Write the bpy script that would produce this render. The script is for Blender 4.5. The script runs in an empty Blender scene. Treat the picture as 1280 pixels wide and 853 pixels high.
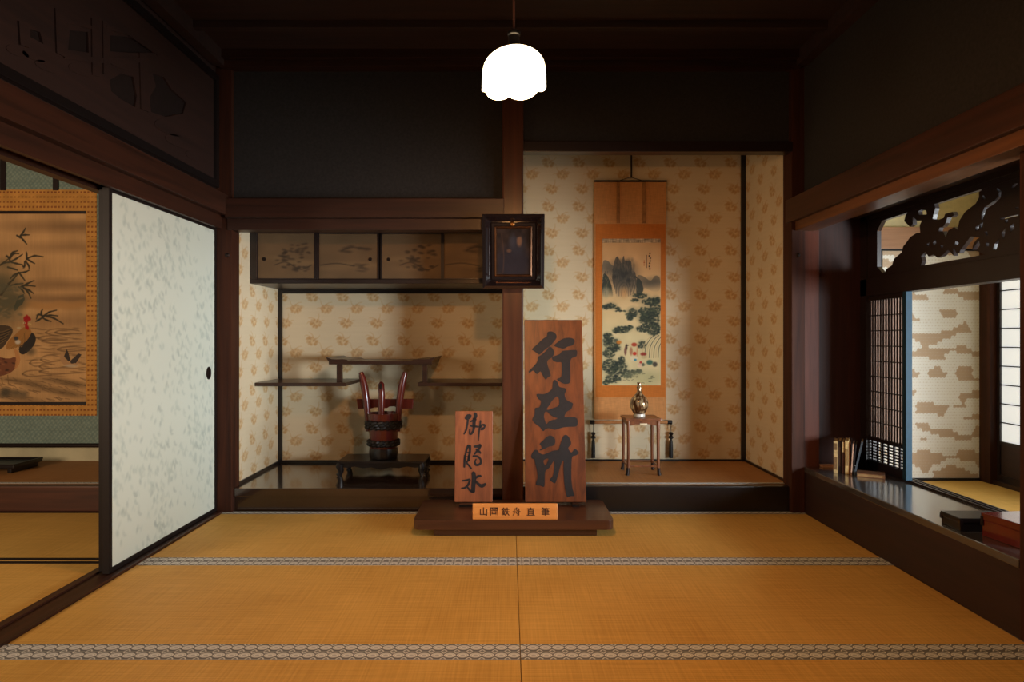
import bpy, bmesh, math, random
import numpy as np
from mathutils import Vector, Matrix
from mathutils.geometry import tessellate_polygon

PI = math.pi
S = bpy.context.scene
COL = S.collection

# ------------------------------------------------------------------ camera, world, lights, exposure
F, PX0, PY0, CH = 800.0, 636.0, 424.0, 1.15      # focal length in pixels of the 1280-wide frame, axis, eye height
cam = bpy.data.cameras.new('camera')
cam.sensor_width = 36.0
cam.lens = 36.0 * F / 1280.0
cam.shift_x = (640 - PX0) / 1280.0
cam.shift_y = -(426.5 - PY0) / 1280.0
cam.clip_start = 0.05
cam_o = bpy.data.objects.new('camera', cam)
COL.objects.link(cam_o)
cam_o.location = (0, 0, CH)
cam_o.rotation_euler = (PI / 2, 0, 0)
S.camera = cam_o

S.view_settings.view_transform = 'Standard'
S.view_settings.look = 'None'
S.view_settings.exposure = 0.0
S.view_settings.gamma = 1.0
S.view_settings.use_curve_mapping = False
S.cycles.max_bounces = 8
S.cycles.diffuse_bounces = 5
S.cycles.sample_clamp_indirect = 4.0
S.cycles.use_denoising = True

W = bpy.data.worlds.new('world')
S.world = W
W.use_nodes = True
W.node_tree.nodes['Background'].inputs[0].default_value = (1.0, 0.72, 0.5, 1)
W.node_tree.nodes['Background'].inputs[1].default_value = 0.07

DAY = (0.86, 0.94, 0.98)
WARM = (1.0, 0.45, 0.145)


def area(name, loc, rot, sx, sy, power, col, spread=PI):
    l = bpy.data.lights.new(name, 'AREA')
    l.shape = 'RECTANGLE'
    l.size, l.size_y = sx, sy
    l.energy, l.color = power, col
    l.spread = spread
    o = bpy.data.objects.new(name, l)
    COL.objects.link(o)
    o.location, o.rotation_euler = loc, rot
    return o


# daylight outside the open veranda side of the side room (faces -X)
area('daylight_veranda', (4.3, 2.25, 0.95), (PI / 2, 0, PI / 2 - math.radians(25)), 1.4, 1.1, 70, DAY, math.radians(110))
area('daylight_veranda_near', (4.3, -0.2, 0.95), (PI / 2, 0, PI / 2 - math.radians(46)), 1.1, 1.0, 50, DAY, math.radians(70))
# unseen warm fill lamp, added to brighten the room on the left
area('fill_left_room', (-4.2, 0.3, 1.5), (PI / 2, 0, 0), 1.6, 1.2, 100, (1.0, 0.75, 0.52))
LAMP_POWER = 62
SHADE_GLOW = 7.0

# ------------------------------------------------------------------ helpers


def at(px, py, y):
    """photograph pixel -> world point on the plane Y = y"""
    return Vector(((px - PX0) / F * y, y, CH + (PY0 - py) / F * y))


def at_x(px, py, x):
    y = x * F / (px - PX0)
    return Vector((x, y, CH + (PY0 - py) / F * y))


def srgb(c):
    c = np.asarray(c, float) / 255.0
    return np.where(c <= 0.04045, c / 12.92, ((c + 0.055) / 1.055) ** 2.4)


def rgba(c):
    r = srgb(c)
    return (float(r[0]), float(r[1]), float(r[2]), 1.0)


def new_mat(name):
    m = bpy.data.materials.new(name)
    m.use_nodes = True
    nt = m.node_tree
    return m, nt, nt.nodes['Principled BSDF']


def plain(name, c, rough=0.6, spec=0.4, metal=0.0, coat=0.0, mottled=0.0, scale=30):
    m, nt, b = new_mat(name)
    b.inputs['Roughness'].default_value = rough
    b.inputs['Specular IOR Level'].default_value = spec
    b.inputs['Metallic'].default_value = metal
    b.inputs['Coat Weight'].default_value = coat
    tc = nt.nodes.new('ShaderNodeTexCoord')
    n = nt.nodes.new('ShaderNodeTexNoise')
    n.inputs['Scale'].default_value = scale
    n.inputs['Detail'].default_value = 4
    nt.links.new(tc.outputs['Object'], n.inputs['Vector'])
    r = nt.nodes.new('ShaderNodeValToRGB')
    c0 = np.asarray(c, float)
    r.color_ramp.elements[0].position = 0.3
    r.color_ramp.elements[1].position = 0.7
    r.color_ramp.elements[0].color = rgba(np.clip(c0 * (1 - mottled), 0, 255))
    r.color_ramp.elements[1].color = rgba(np.clip(c0 * (1 + mottled), 0, 255))
    nt.links.new(n.outputs['Fac'], r.inputs['Fac'])
    nt.links.new(r.outputs['Color'], b.inputs['Base Color'])
    return m


def wood(name, c0, c1, axis='x', rough=0.4, spec=0.45, coat=0.0, scale=26, bump=0.08):
    """wood with the grain running along one axis of the object's own coordinates"""
    m, nt, b = new_mat(name)
    L = nt.links
    tc = nt.nodes.new('ShaderNodeTexCoord')
    mp = nt.nodes.new('ShaderNodeMapping')
    sc = [scale, scale, scale]
    sc['xyz'.index(axis)] = scale * 0.045
    mp.inputs['Scale'].default_value = sc
    L.new(tc.outputs['Object'], mp.inputs['Vector'])
    n = nt.nodes.new('ShaderNodeTexNoise')
    n.inputs['Scale'].default_value = 1.0
    n.inputs['Detail'].default_value = 6
    n.inputs['Roughness'].default_value = 0.6
    n.inputs['Distortion'].default_value = 0.6
    L.new(mp.outputs['Vector'], n.inputs['Vector'])
    r = nt.nodes.new('ShaderNodeValToRGB')
    r.color_ramp.elements[0].position = 0.32
    r.color_ramp.elements[1].position = 0.68
    r.color_ramp.elements[0].color = rgba(c0)
    r.color_ramp.elements[1].color = rgba(c1)
    L.new(n.outputs['Fac'], r.inputs['Fac'])
    L.new(r.outputs['Color'], b.inputs['Base Color'])
    bp = nt.nodes.new('ShaderNodeBump')
    bp.inputs['Strength'].default_value = bump
    bp.inputs['Distance'].default_value = 0.004
    L.new(n.outputs['Fac'], bp.inputs['Height'])
    L.new(bp.outputs['Normal'], b.inputs['Normal'])
    b.inputs['Roughness'].default_value = rough
    b.inputs['Specular IOR Level'].default_value = spec
    b.inputs['Coat Weight'].default_value = coat
    b.inputs['Coat Roughness'].default_value = 0.15
    return m


def attr_mat(name, rough=0.8, spec=0.25, bump=0.0):
    """colour comes from the painted pattern stored on the mesh"""
    m, nt, b = new_mat(name)
    a = nt.nodes.new('ShaderNodeAttribute')
    a.attribute_name = 'pattern'
    nt.links.new(a.outputs['Color'], b.inputs['Base Color'])
    b.inputs['Roughness'].default_value = rough
    b.inputs['Specular IOR Level'].default_value = spec
    if bump:
        tc = nt.nodes.new('ShaderNodeTexCoord')
        n = nt.nodes.new('ShaderNodeTexNoise')
        n.inputs['Scale'].default_value = 220
        nt.links.new(tc.outputs['Object'], n.inputs['Vector'])
        bp = nt.nodes.new('ShaderNodeBump')
        bp.inputs['Strength'].default_value = bump
        bp.inputs['Distance'].default_value = 0.001
        nt.links.new(n.outputs['Fac'], bp.inputs['Height'])
        nt.links.new(bp.outputs['Normal'], b.inputs['Normal'])
    return m


def tatami_mat_material(name, c0, c1, rush='y'):
    m, nt, b = new_mat(name)
    L = nt.links
    tc = nt.nodes.new('ShaderNodeTexCoord')

    def stretched(sx, sy, det):
        mp = nt.nodes.new('ShaderNodeMapping')
        mp.inputs['Scale'].default_value = (sx, sy, 1)
        L.new(tc.outputs['Object'], mp.inputs['Vector'])
        n = nt.nodes.new('ShaderNodeTexNoise')
        n.inputs['Scale'].default_value = 1
        n.inputs['Detail'].default_value = det
        L.new(mp.outputs['Vector'], n.inputs['Vector'])
        return n.outputs['Fac']
    a = stretched(130, 3.0, 3)
    c = stretched(3.5, 120, 3)
    d = stretched(2.2, 2.2, 2)

    def mul(x, y, op='ADD'):
        q = nt.nodes.new('ShaderNodeMath')
        q.operation = op
        for i, v in enumerate((x, y)):
            if isinstance(v, (int, float)):
                q.inputs[i].default_value = v
            else:
                L.new(v, q.inputs[i])
        return q.outputs[0]
    s = mul(mul(mul(a, 0.36, 'MULTIPLY'), mul(c, 0.36, 'MULTIPLY')), mul(d, 0.28, 'MULTIPLY'))
    r = nt.nodes.new('ShaderNodeValToRGB')
    r.color_ramp.elements[0].position = 0.36
    r.color_ramp.elements[1].position = 0.64
    r.color_ramp.elements[0].color = rgba(c0)
    r.color_ramp.elements[1].color = rgba(c1)
    L.new(s, r.inputs['Fac'])
    L.new(r.outputs['Color'], b.inputs['Base Color'])
    # ribs of the weave
    mp = nt.nodes.new('ShaderNodeMapping')
    L.new(tc.outputs['Object'], mp.inputs['Vector'])
    w = nt.nodes.new('ShaderNodeTexWave')
    w.bands_direction = 'Y'
    w.inputs['Scale'].default_value = 24
    w.inputs['Distortion'].default_value = 0.6
    L.new(mp.outputs['Vector'], w.inputs['Vector'])
    h = mul(w.outputs['Fac'], mul(a, 0.8, 'MULTIPLY'))
    bp = nt.nodes.new('ShaderNodeBump')
    bp.inputs['Strength'].default_value = 0.25
    bp.inputs['Distance'].default_value = 0.0015
    L.new(h, bp.inputs['Height'])
    L.new(bp.outputs['Normal'], b.inputs['Normal'])
    b.inputs['Roughness'].default_value = 0.62
    b.inputs['Specular IOR Level'].default_value = 0.35
    return m


def glow(name, c, strength, base=(0.9, 0.9, 0.88)):
    m, nt, b = new_mat(name)
    b.inputs['Base Color'].default_value = (*base, 1)
    b.inputs['Emission Color'].default_value = (*c, 1)
    b.inputs['Emission Strength'].default_value = strength
    b.inputs['Roughness'].default_value = 0.4
    return m


# ---- mesh building


def add_box(bm, x0, x1, y0, y1, z0, z1, bevel=0.0, rot=None):
    vs = [bm.verts.new(p) for p in ((x0, y0, z0), (x1, y0, z0), (x1, y1, z0), (x0, y1, z0),
                                    (x0, y0, z1), (x1, y0, z1), (x1, y1, z1), (x0, y1, z1))]
    fs = [bm.faces.new([vs[i] for i in q]) for q in ((3, 2, 1, 0), (4, 5, 6, 7), (0, 1, 5, 4), (1, 2, 6, 5), (2, 3, 7, 6), (3, 0, 4, 7))]
    if bevel > 0:
        es = list({e for f in fs for e in f.edges})
        r = bmesh.ops.bevel(bm, geom=es, offset=bevel, segments=2, affect='EDGES', profile=0.7)
        vs = list({v for v in bm.verts if v.is_valid and v in set(r['verts'])} | {v for v in vs if v.is_valid})
    if rot is not None:
        bmesh.ops.transform(bm, matrix=rot, verts=[v for v in vs if v.is_valid])
    return vs


def bx(*a, **k):
    bm = bmesh.new()
    add_box(bm, *a, **k)
    return bm


def add_prism(bm, pts, origin, u, v, n, depth, holes=(), bevel=0.0):
    """polygon (2-D points, may have holes) in the plane origin + a*u + b*v, given a thickness along n"""
    loops = [list(pts)] + [list(h) for h in holes]
    flat = [p for lp in loops for p in lp]
    tris = tessellate_polygon([[Vector((p[0], p[1], 0)) for p in lp] for lp in loops])
    o, u, v, n = (Vector(q) for q in (origin, u, v, n))
    front = [bm.verts.new(o + u * p[0] + v * p[1] + n * depth) for p in flat]
    back = [bm.verts.new(o + u * p[0] + v * p[1]) for p in flat]
    for t in tris:
        try:
            bm.faces.new([front[i] for i in t])
            bm.faces.new([back[i] for i in reversed(t)])
        except ValueError:
            pass
    k = 0
    for lp in loops:
        c = len(lp)
        for i in range(c):
            j = (i + 1) % c
            try:
                bm.faces.new((back[k + i], back[k + j], front[k + j], front[k + i]))
            except ValueError:
                pass
        k += c


def add_lathe(bm, prof, cx, cy, seg=32, wob=None, caps=True):
    rings = []
    for (r, z) in prof:
        ring = []
        for i in range(seg):
            a = 2 * PI * i / seg
            rr, zz = (r, z) if wob is None else wob(r, z, a)
            ring.append(bm.verts.new((cx + rr * math.cos(a), cy + rr * math.sin(a), zz)))
        rings.append(ring)
    for p, q in zip(rings, rings[1:]):
        for i in range(seg):
            j = (i + 1) % seg
            bm.faces.new((p[i], p[j], q[j], q[i]))
    if caps:
        bm.faces.new(rings[0][::-1])
        bm.faces.new(rings[-1])


def add_tube(bm, pts, rad, seg=10):
    pts = [Vector(p) for p in pts]
    if isinstance(rad, (int, float)):
        rad = [rad] * len(pts)
    rings = []
    prev = None
    for i, p in enumerate(pts):
        d = (pts[min(i + 1, len(pts) - 1)] - pts[max(i - 1, 0)]).normalized()
        if prev is None:
            a = d.orthogonal().normalized()
        else:
            a = (prev - d * prev.dot(d)).normalized()
        prev = a
        b = d.cross(a)
        rings.append([bm.verts.new(p + (a * math.cos(2 * PI * k / seg) + b * math.sin(2 * PI * k / seg)) * rad[i]) for k in range(seg)])
    for p, q in zip(rings, rings[1:]):
        for k in range(seg):
            j = (k + 1) % seg
            bm.faces.new((p[k], p[j], q[j], q[k]))
    bm.faces.new(rings[0][::-1])
    bm.faces.new(rings[-1])


def smooth_pts(pts, n=5, closed=True):
    """Catmull-Rom through the points"""
    P = [Vector((p[0], p[1])) for p in pts]
    m = len(P)
    out = []
    for i in range(m if closed else m - 1):
        if closed:
            p0, p1, p2, p3 = P[i - 1], P[i], P[(i + 1) % m], P[(i + 2) % m]
        else:
            p0, p1, p2, p3 = P[max(i - 1, 0)], P[i], P[i + 1], P[min(i + 2, m - 1)]
        for k in range(n):
            t = k / n
            out.append(0.5 * ((2 * p1) + (p2 - p0) * t + (2 * p0 - 5 * p1 + 4 * p2 - p3) * t * t + (3 * p1 - p0 - 3 * p2 + p3) * t ** 3))
    if not closed:
        out.append(P[-1])
    return [(p.x, p.y) for p in out]


def brush(pts, widths):
    """outline of a brush stroke along a polyline"""
    c = smooth_pts(pts, 5, False)
    n = len(c)
    ws = np.interp(np.linspace(0, 1, n), np.linspace(0, 1, len(widths)), widths)
    L, R = [], []
    for i in range(n):
        a, b = c[max(i - 1, 0)], c[min(i + 1, n - 1)]
        dx, dy = b[0] - a[0], b[1] - a[1]
        q = math.hypot(dx, dy) or 1
        nx, ny = -dy / q, dx / q
        h = ws[i] / 2
        L.append((c[i][0] + nx * h, c[i][1] + ny * h))
        R.append((c[i][0] - nx * h, c[i][1] - ny * h))
    a, b = c[0], c[1]
    q = math.hypot(b[0] - a[0], b[1] - a[1]) or 1
    s = (a[0] - (b[0] - a[0]) / q * ws[0] * .35, a[1] - (b[1] - a[1]) / q * ws[0] * .35)
    a, b = c[-1], c[-2]
    q = math.hypot(b[0] - a[0], b[1] - a[1]) or 1
    e = (a[0] - (b[0] - a[0]) / q * ws[-1] * .35, a[1] - (b[1] - a[1]) / q * ws[-1] * .35)
    return [s] + L + [e] + R[::-1]


def obj(name, bm, m, parent=None, smooth=False, bevel=0.0, kind=None):
    bmesh.ops.recalc_face_normals(bm, faces=bm.faces[:])
    me = bpy.data.meshes.new(name)
    bm.to_mesh(me)
    bm.free()
    return link(name, me, m, parent, smooth, bevel, kind)


def link(name, me, m, parent=None, smooth=False, bevel=0.0, kind=None):
    if m is not None:
        me.materials.append(m)
    o = bpy.data.objects.new(name, me)
    COL.objects.link(o)
    if smooth:
        for p in me.polygons:
            p.use_smooth = True
        if hasattr(me, 'set_sharp_from_angle'):
            me.set_sharp_from_angle(angle=math.radians(42))
    if bevel:
        mod = o.modifiers.new('bevel', 'BEVEL')
        mod.width, mod.segments, mod.limit_method = bevel, 2, 'ANGLE'
    if parent is not None:
        join(o, parent)
    if kind:
        o['kind'] = kind
    return o


def join(o, parent):
    o.parent = parent
    o.matrix_parent_inverse = world_of(parent).inverted()


def world_of(o):
    m = o.matrix_basis.copy()
    if o.parent is not None:
        m = world_of(o.parent) @ o.matrix_parent_inverse @ m
    return m


def tag(o, label, cat, group=None, kind=None):
    o['label'], o['category'] = label, cat
    if group:
        o['group'] = group
    if kind:
        o['kind'] = kind
    return o


def thing(name, label, cat, loc=(0, 0, 0), group=None, kind=None):
    o = bpy.data.objects.new(name, None)
    o.empty_display_size = 0.05
    COL.objects.link(o)
    o.location = loc
    return tag(o, label, cat, group, kind)


def copy_tree(o, parent=None):
    c = o.copy()
    COL.objects.link(c)
    if parent is not None:
        c.parent = parent
        c.matrix_parent_inverse = o.matrix_parent_inverse.copy()
    for ch in list(o.children):
        copy_tree(ch, c)
    return c


def struct(name, bm, m, label, cat, **k):
    o = obj(name, bm, m, kind='structure', **k)
    return tag(o, label, cat)


# ---- painted patterns: a small canvas whose pixels become the mesh's own points
class Canvas:
    def __init__(s, w, h, res, c):
        s.w, s.h = w, h
        s.nx, s.ny = int(round(w / res)) + 1, int(round(h / res)) + 1
        s.u = np.linspace(0, w, s.nx)
        s.v = np.linspace(0, h, s.ny)
        s.a = np.zeros((s.ny, s.nx, 3)) + np.asarray(c, float)

    def win(s, u0, u1, v0, v1):
        i0, i1 = np.searchsorted(s.u, [u0, u1])
        j0, j1 = np.searchsorted(s.v, [v0, v1])
        U, V = np.meshgrid(s.u[i0:i1], s.v[j0:j1])
        return (slice(j0, j1), slice(i0, i1)), U, V

    def mix(s, sl, al, c):
        al = np.clip(al, 0, 1)[..., None]
        s.a[sl] = s.a[sl] * (1 - al) + np.asarray(c, float) * al

    def dab(s, u, v, ru, rv, c, al=1.0, soft=0.25, rot=0.0):
        R = max(ru, rv) * (1 + soft)
        sl, U, V = s.win(u - R, u + R, v - R, v + R)
        if U.size == 0:
            return
        ca, sa = math.cos(rot), math.sin(rot)
        x, y = (U - u) * ca + (V - v) * sa, -(U - u) * sa + (V - v) * ca
        d = np.sqrt((x / ru) ** 2 + (y / rv) ** 2)
        s.mix(sl, al * np.clip((1 + soft - d) / (2 * soft), 0, 1), c)

    def poly(s, pts, c, al=1.0, fade=None):
        P = np.asarray(pts, float)
        sl, U, V = s.win(P[:, 0].min(), P[:, 0].max(), P[:, 1].min(), P[:, 1].max())
        if U.size == 0:
            return
        ins = np.zeros(U.shape, bool)
        for (x0, y0), (x1, y1) in zip(P, np.roll(P, -1, 0)):
            if y0 == y1:
                continue
            k = ((y0 > V) != (y1 > V)) & (U < (x1 - x0) * (V - y0) / (y1 - y0) + x0)
            ins ^= k
        m = ins * al
        if fade is not None:
            m = m * fade(U, V)
        s.mix(sl, m, c)

    def line(s, pts, w, c, al=1.0):
        pts = smooth_pts(pts, 6, False) if len(pts) > 2 else pts
        ws = np.linspace(w[0], w[1], len(pts)) if isinstance(w, (tuple, list)) else [w] * len(pts)
        P = np.asarray(pts, float)
        q = max(ws)
        sl, U, V = s.win(P[:, 0].min() - q, P[:, 0].max() + q, P[:, 1].min() - q, P[:, 1].max() + q)
        if U.size == 0:
            return
        m = np.zeros(U.shape)
        px = s.u[1] - s.u[0]
        for i in range(len(P) - 1):
            (x0, y0), (x1, y1) = P[i], P[i + 1]
            dx, dy = x1 - x0, y1 - y0
            t = np.clip(((U - x0) * dx + (V - y0) * dy) / (dx * dx + dy * dy + 1e-12), 0, 1)
            d = np.hypot(U - x0 - t * dx, V - y0 - t * dy)
            m = np.maximum(m, np.clip((ws[i] / 2 - d) / px + 0.5, 0, 1))
        s.mix(sl, m * al, c)

    def mesh(s, name, o, eu, ev, en=None, depth=0.0, scale=1.0):
        """grid mesh at o + u*eu + v*ev; with a body of the given depth behind it (against en)"""
        o, eu, ev = (np.asarray(q, float) for q in (o, eu, ev))
        U, V = np.meshgrid(s.u * scale, s.v * scale)
        co = o + U[..., None] * eu + V[..., None] * ev
        co = co.reshape(-1, 3)
        nx, ny = s.nx, s.ny
        i = np.arange((ny - 1) * nx).reshape(ny - 1, nx)[:, :-1].ravel()
        fa = np.stack([i, i + 1, i + nx + 1, i + nx], 1)
        col = srgb(s.a).reshape(-1, 3)
        if depth:
            en = np.asarray(en, float)
            k = len(co)
            ww, hh = s.w * scale, s.h * scale
            cs = np.array([o, o + eu * ww, o + eu * ww + ev * hh, o + ev * hh])
            co = np.vstack([co, cs - en * 0.0004, cs - en * depth])
            col = np.vstack([col, np.tile(col.mean(0), (8, 1))])
            q = np.array([[0, 1, 5, 4], [1, 2, 6, 5], [2, 3, 7, 6], [3, 0, 4, 7], [4, 5, 6, 7], [3, 2, 1, 0]]) + k
            fa = np.vstack([fa, q])
        me = bpy.data.meshes.new(name)
        me.vertices.add(len(co))
        me.vertices.foreach_set('co', co.ravel())
        me.loops.add(fa.size)
        me.loops.foreach_set('vertex_index', fa.ravel().astype(np.int32))
        me.polygons.add(len(fa))
        me.polygons.foreach_set('loop_start', np.arange(0, fa.size, 4, dtype=np.int32))
        at_ = me.attributes.new('pattern', 'FLOAT_COLOR', 'POINT')
        at_.data.foreach_set('color', np.hstack([col, np.ones((len(col), 1))]).ravel())
        me.update(calc_edges=True)
        return me


rng = np.random.RandomState(7)
random.seed(7)


def value_noise(U, V, seed=0):
    """smooth noise on a unit lattice"""
    r = np.random.RandomState(seed).rand(64, 64)
    iu, iv = np.floor(U).astype(int), np.floor(V).astype(int)
    fu, fv = U - iu, V - iv
    fu, fv = fu * fu * (3 - 2 * fu), fv * fv * (3 - 2 * fv)
    g = lambda a, b: r[b % 64, a % 64]
    return (g(iu, iv) * (1 - fu) + g(iu + 1, iv) * fu) * (1 - fv) + (g(iu, iv + 1) * (1 - fu) + g(iu + 1, iv + 1) * fu) * fv


# ------------------------------------------------------------------ materials
M_post = wood('dark_post_wood', (46, 26, 18), (70, 38, 24), 'z', rough=0.6, spec=0.15)
M_postx = wood('dark_beam_wood', (38, 22, 16), (58, 32, 22), 'x', rough=0.4)
M_posty = wood('dark_side_beam_wood', (42, 24, 16), (66, 36, 23), 'y', rough=0.4)
M_central = wood('alcove_post_wood', (50, 28, 18), (80, 44, 27), 'z', rough=0.3, scale=18)
M_black = plain('black_lacquer', (26, 21, 20), rough=0.28, spec=0.5, mottled=0.06)
M_stile = plain('black_stile_lacquer', (28, 21, 19), rough=0.5, spec=0.25, mottled=0.06)
M_sash = plain('dark_sash_lacquer', (33, 22, 20), rough=0.35, spec=0.5, mottled=0.06)
M_ceil = wood('ceiling_wood', (42, 29, 24), (58, 38, 31), 'x', rough=0.6)
M_plaster = plain('dark_plaster', (47, 44, 42), rough=0.9, spec=0.15, mottled=0.08, scale=60)
M_waki = wood('polished_floor_board', (40, 27, 20), (54, 36, 25), 'x', rough=0.10, spec=0.6, coat=0.8, scale=14, bump=0.015)
M_sill = wood('polished_sill_board', (58, 54, 52), (80, 76, 73), 'y', rough=0.16, spec=0.7, coat=1.0, scale=14, bump=0.02)
M_apron = wood('dark_apron_wood', (38, 24, 19), (52, 30, 23), 'y', rough=0.5)
M_nook = wood('nook_panel_wood', (44, 25, 20), (62, 34, 26), 'z', rough=0.5, spec=.2)
M_tatami = tatami_mat_material('tatami_rush', (200, 153, 72), (230, 184, 98))
M_brownrush = tatami_mat_material('brown_tatami_rush', (150, 102, 56), (176, 126, 72))  # browner and darker than the rush of the room mats
M_pattern = attr_mat('printed_paper', 0.75, 0.25)
M_fusuma = attr_mat('patterned_fusuma_paper', 0.6, 0.3)
M_silk = attr_mat('painted_silk', 0.8, 0.2)
M_heri = attr_mat('woven_border_cloth', 0.75, 0.25, bump=0.4)
M_ink = plain('black_ink', (30, 26, 27), rough=0.55, spec=0.35, mottled=0.12)
M_cream = plain('cream_plaster', (206, 192, 150), rough=0.9, spec=0.15, mottled=0.03)
M_lightwood = wood('light_beam_wood', (150, 108, 78), (180, 134, 98), 'x', rough=0.5)
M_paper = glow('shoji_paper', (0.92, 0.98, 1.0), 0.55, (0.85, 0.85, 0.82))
M_darkheri = plain('dark_border_cloth', (36, 26, 22), rough=0.8, spec=0.2, mottled=0.1)
M_brass = plain('aged_brass', (150, 100, 50), rough=0.35, metal=0.9, mottled=0.15)
M_iron = plain('dark_iron_fitting', (44, 34, 30), rough=0.4, metal=0.6, mottled=0.1)

# ------------------------------------------------------------------ the setting
XL, XR = -1.93, 1.95            # faces of the side walls
YF, YB = 4.26, 5.15             # alcove front, alcove back
ZC = 3.03                       # ceiling

struct('floor', bx(-5.8, 5.2, -0.6, 6.3, -0.12, -0.055), plain('subfloor_wood', (90, 62, 38), 0.8, 0.2, mottled=0.1),
       'wooden subfloor lying beneath all the straw mats', 'floor')
cb = bmesh.new()
add_box(cb, -2.1, 2.1, 0.3, 4.4, ZC, ZC + 0.05)
struct('ceiling', cb, M_ceil, 'very dark boarded ceiling above the main room', 'ceiling')
k = 1


def trim(bm, m, label, cat='beam', **kw):
    global k
    o = struct('trim_%d' % k, bm, m, label, cat, **kw)
    k += 1
    return o


for i, y in enumerate((3.79, 3.35, 2.9, 2.45, 2.0, 1.55, 1.1)):
    trim(bx(-2.0, 2.0, y - 0.022, y + 0.022, ZC - 0.045, ZC, bevel=0.004), M_ceil,
         'dark ceiling batten, number %s counted from the alcoves' % ('one', 'two', 'three', 'four', 'five', 'six', 'seven')[i], 'batten')
# cornice round the ceiling
cn = bmesh.new()
add_box(cn, -1.9, 1.92, 4.18, 4.3, 2.935, 2.975, bevel=0.004)
add_box(cn, -1.9, 1.92, 4.14, 4.3, 2.975, ZC)
trim(cn, M_postx, 'stepped dark wood cornice above the alcoves', 'cornice')
for sx, lab in ((-1, 'left'), (1, 'right')):
    cn = bmesh.new()
    x = XL if sx < 0 else XR
    add_box(cn, min(x, x - sx * 0.07), max(x, x - sx * 0.07), 0.4, 4.18, 2.935, ZC)
    trim(cn, M_ceil, 'dark wood cornice along the %s' % ('carved transom wall' if sx < 0 else 'dark plaster wall over the writing nook'), 'cornice')

# posts
trim(bx(-1.94, -1.835, 4.235, 4.36, 0, 3.03, bevel=0.005), M_post, 'dark corner post between the white sliding door and the shelf alcove', 'post')
trim(bx(-0.043, 0.096, 4.2, 4.34, 0, 2.95, bevel=0.012), M_central, 'thick dark wooden post standing between the two alcoves', 'post')
trim(bx(1.868, 1.955, 4.225, 4.36, 0, 3.03, bevel=0.005), M_post, 'dark corner post between the scroll alcove and the writing nook', 'post')
for px, py, post in ((283.5, 319, 'trim_%d' % (k - 3)), (997, 319, 'trim_%d' % (k - 1))):
    p = at(px, py, 4.23)
    nb = bmesh.new()
    add_lathe(nb, [(.014, 0), (.014, .004), (.008, .009), (.001, .010)], 0, 0, 20)
    o = obj('nail_cover', nb, M_iron, bpy.data.objects[post], smooth=True)
    o.data.transform(Matrix.Translation((p.x, 4.235 if px < 600 else 4.225, p.z)) @ Matrix.Rotation(PI / 2, 4, 'X'))
# lintel over the shelf alcove
lb = bmesh.new()
add_box(lb, -1.86, -0.03, 4.19, 4.31, 1.945, 2.072, bevel=0.005)
add_box(lb, -1.86, -0.03, 4.225, 4.33, 1.87, 1.945, bevel=0.003)
trim(lb, M_postx, 'stepped wooden lintel beam over the shelf alcove', 'lintel')
trim(bx(0.09, 1.88, 4.225, 4.31, 2.388, 2.458, bevel=0.004), M_sash, 'dark lintel bar across the top of the scroll alcove', 'lintel')
struct('wall_back', bx(-1.86, 0.0, 4.27, 4.33, 2.07, 2.94), M_plaster, 'dark plaster wall above the shelf alcove', 'wall')
struct('wall_over_scroll_alcove', bx(0.05, 1.9, 4.27, 4.33, 2.45, 2.94), M_plaster, 'dark plaster wall above the scroll alcove', 'wall')

# left side: rail, beam, transom, wall
lb = bmesh.new()
add_box(lb, XL, -1.855, 0.35, 4.25, 1.965, 2.1, bevel=0.005)
trim(lb, M_posty, 'long brown wall rail over the opening and the white sliding door', 'rail')
lb = bmesh.new()
for a, b in ((-2.06, -2.006), (-1.925, -1.9)):
    add_box(lb, a, b, 0.35, 4.24, 1.878, 1.905)
add_box(lb, -2.06, -1.9, 0.35, 4.24, 1.905, 1.965)
trim(lb, M_posty, 'grooved head track above the white sliding door', 'track')
lb = bmesh.new()
for a, b in ((-2.045, -2.007), (-1.928, -1.893)):
    add_box(lb, a, b, 0.35, 4.24, 0.004, 0.012)
add_box(lb, -2.045, -1.893, 0.35, 4.24, -0.05, 0.004)
trim(lb, M_posty, 'worn wooden floor track between the two matted rooms', 'threshold')
struct('wall_left', bx(-2.03, XL - 0.012, 0.3, 4.4, 2.09, ZC + .02), M_ceil, 'dark wooden wall around the carved transom', 'wall')

# right side: rail, track, wall
lb = bmesh.new()
add_box(lb, 1.862, XR, 0.35, 4.31, 1.925, 2.08, bevel=0.004)
trim(lb, M_posty, 'long brown wall rail over the writing nook', 'rail')
trim(bx(1.892, 2.03, 0.35, 4.24, 1.865, 1.926, bevel=0.003), wood('lit_head_beam_wood', (82, 52, 33), (112, 72, 44), 'y', rough=0.35),  # paler wood: the light on the beam's underside is put into its colour
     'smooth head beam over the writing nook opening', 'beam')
struct('wall_right', bx(XR, 2.03, 0.3, 4.4, 2.07, ZC + .02), M_plaster, 'dark plaster wall above the writing nook', 'wall')
trim(bx(1.955, 2.075, 2.33, 2.45, 0, 1.87, bevel=0.005), M_post, 'reddish wooden post closing the near end of the writing nook', 'post')

struct('wall_right_blocker_top', bx(1.957, 2.02, 0.3, 2.33, 1.5, 2.0), M_plaster, 'unseen wall added over the near side opening beyond the nook post', 'wall')  # out of view, closes the upper part of the near opening to daylight
struct('wall_right_blocker', bx(1.957, 2.02, 0.3, 2.33, 0, 0.55), M_apron, 'unseen low wall added beyond the nook post to keep daylight off the floor', 'wall')  # out of view, added to block near daylight from the floor
# ---- wallpapers
TILE = (0.245, 0.355)


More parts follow.
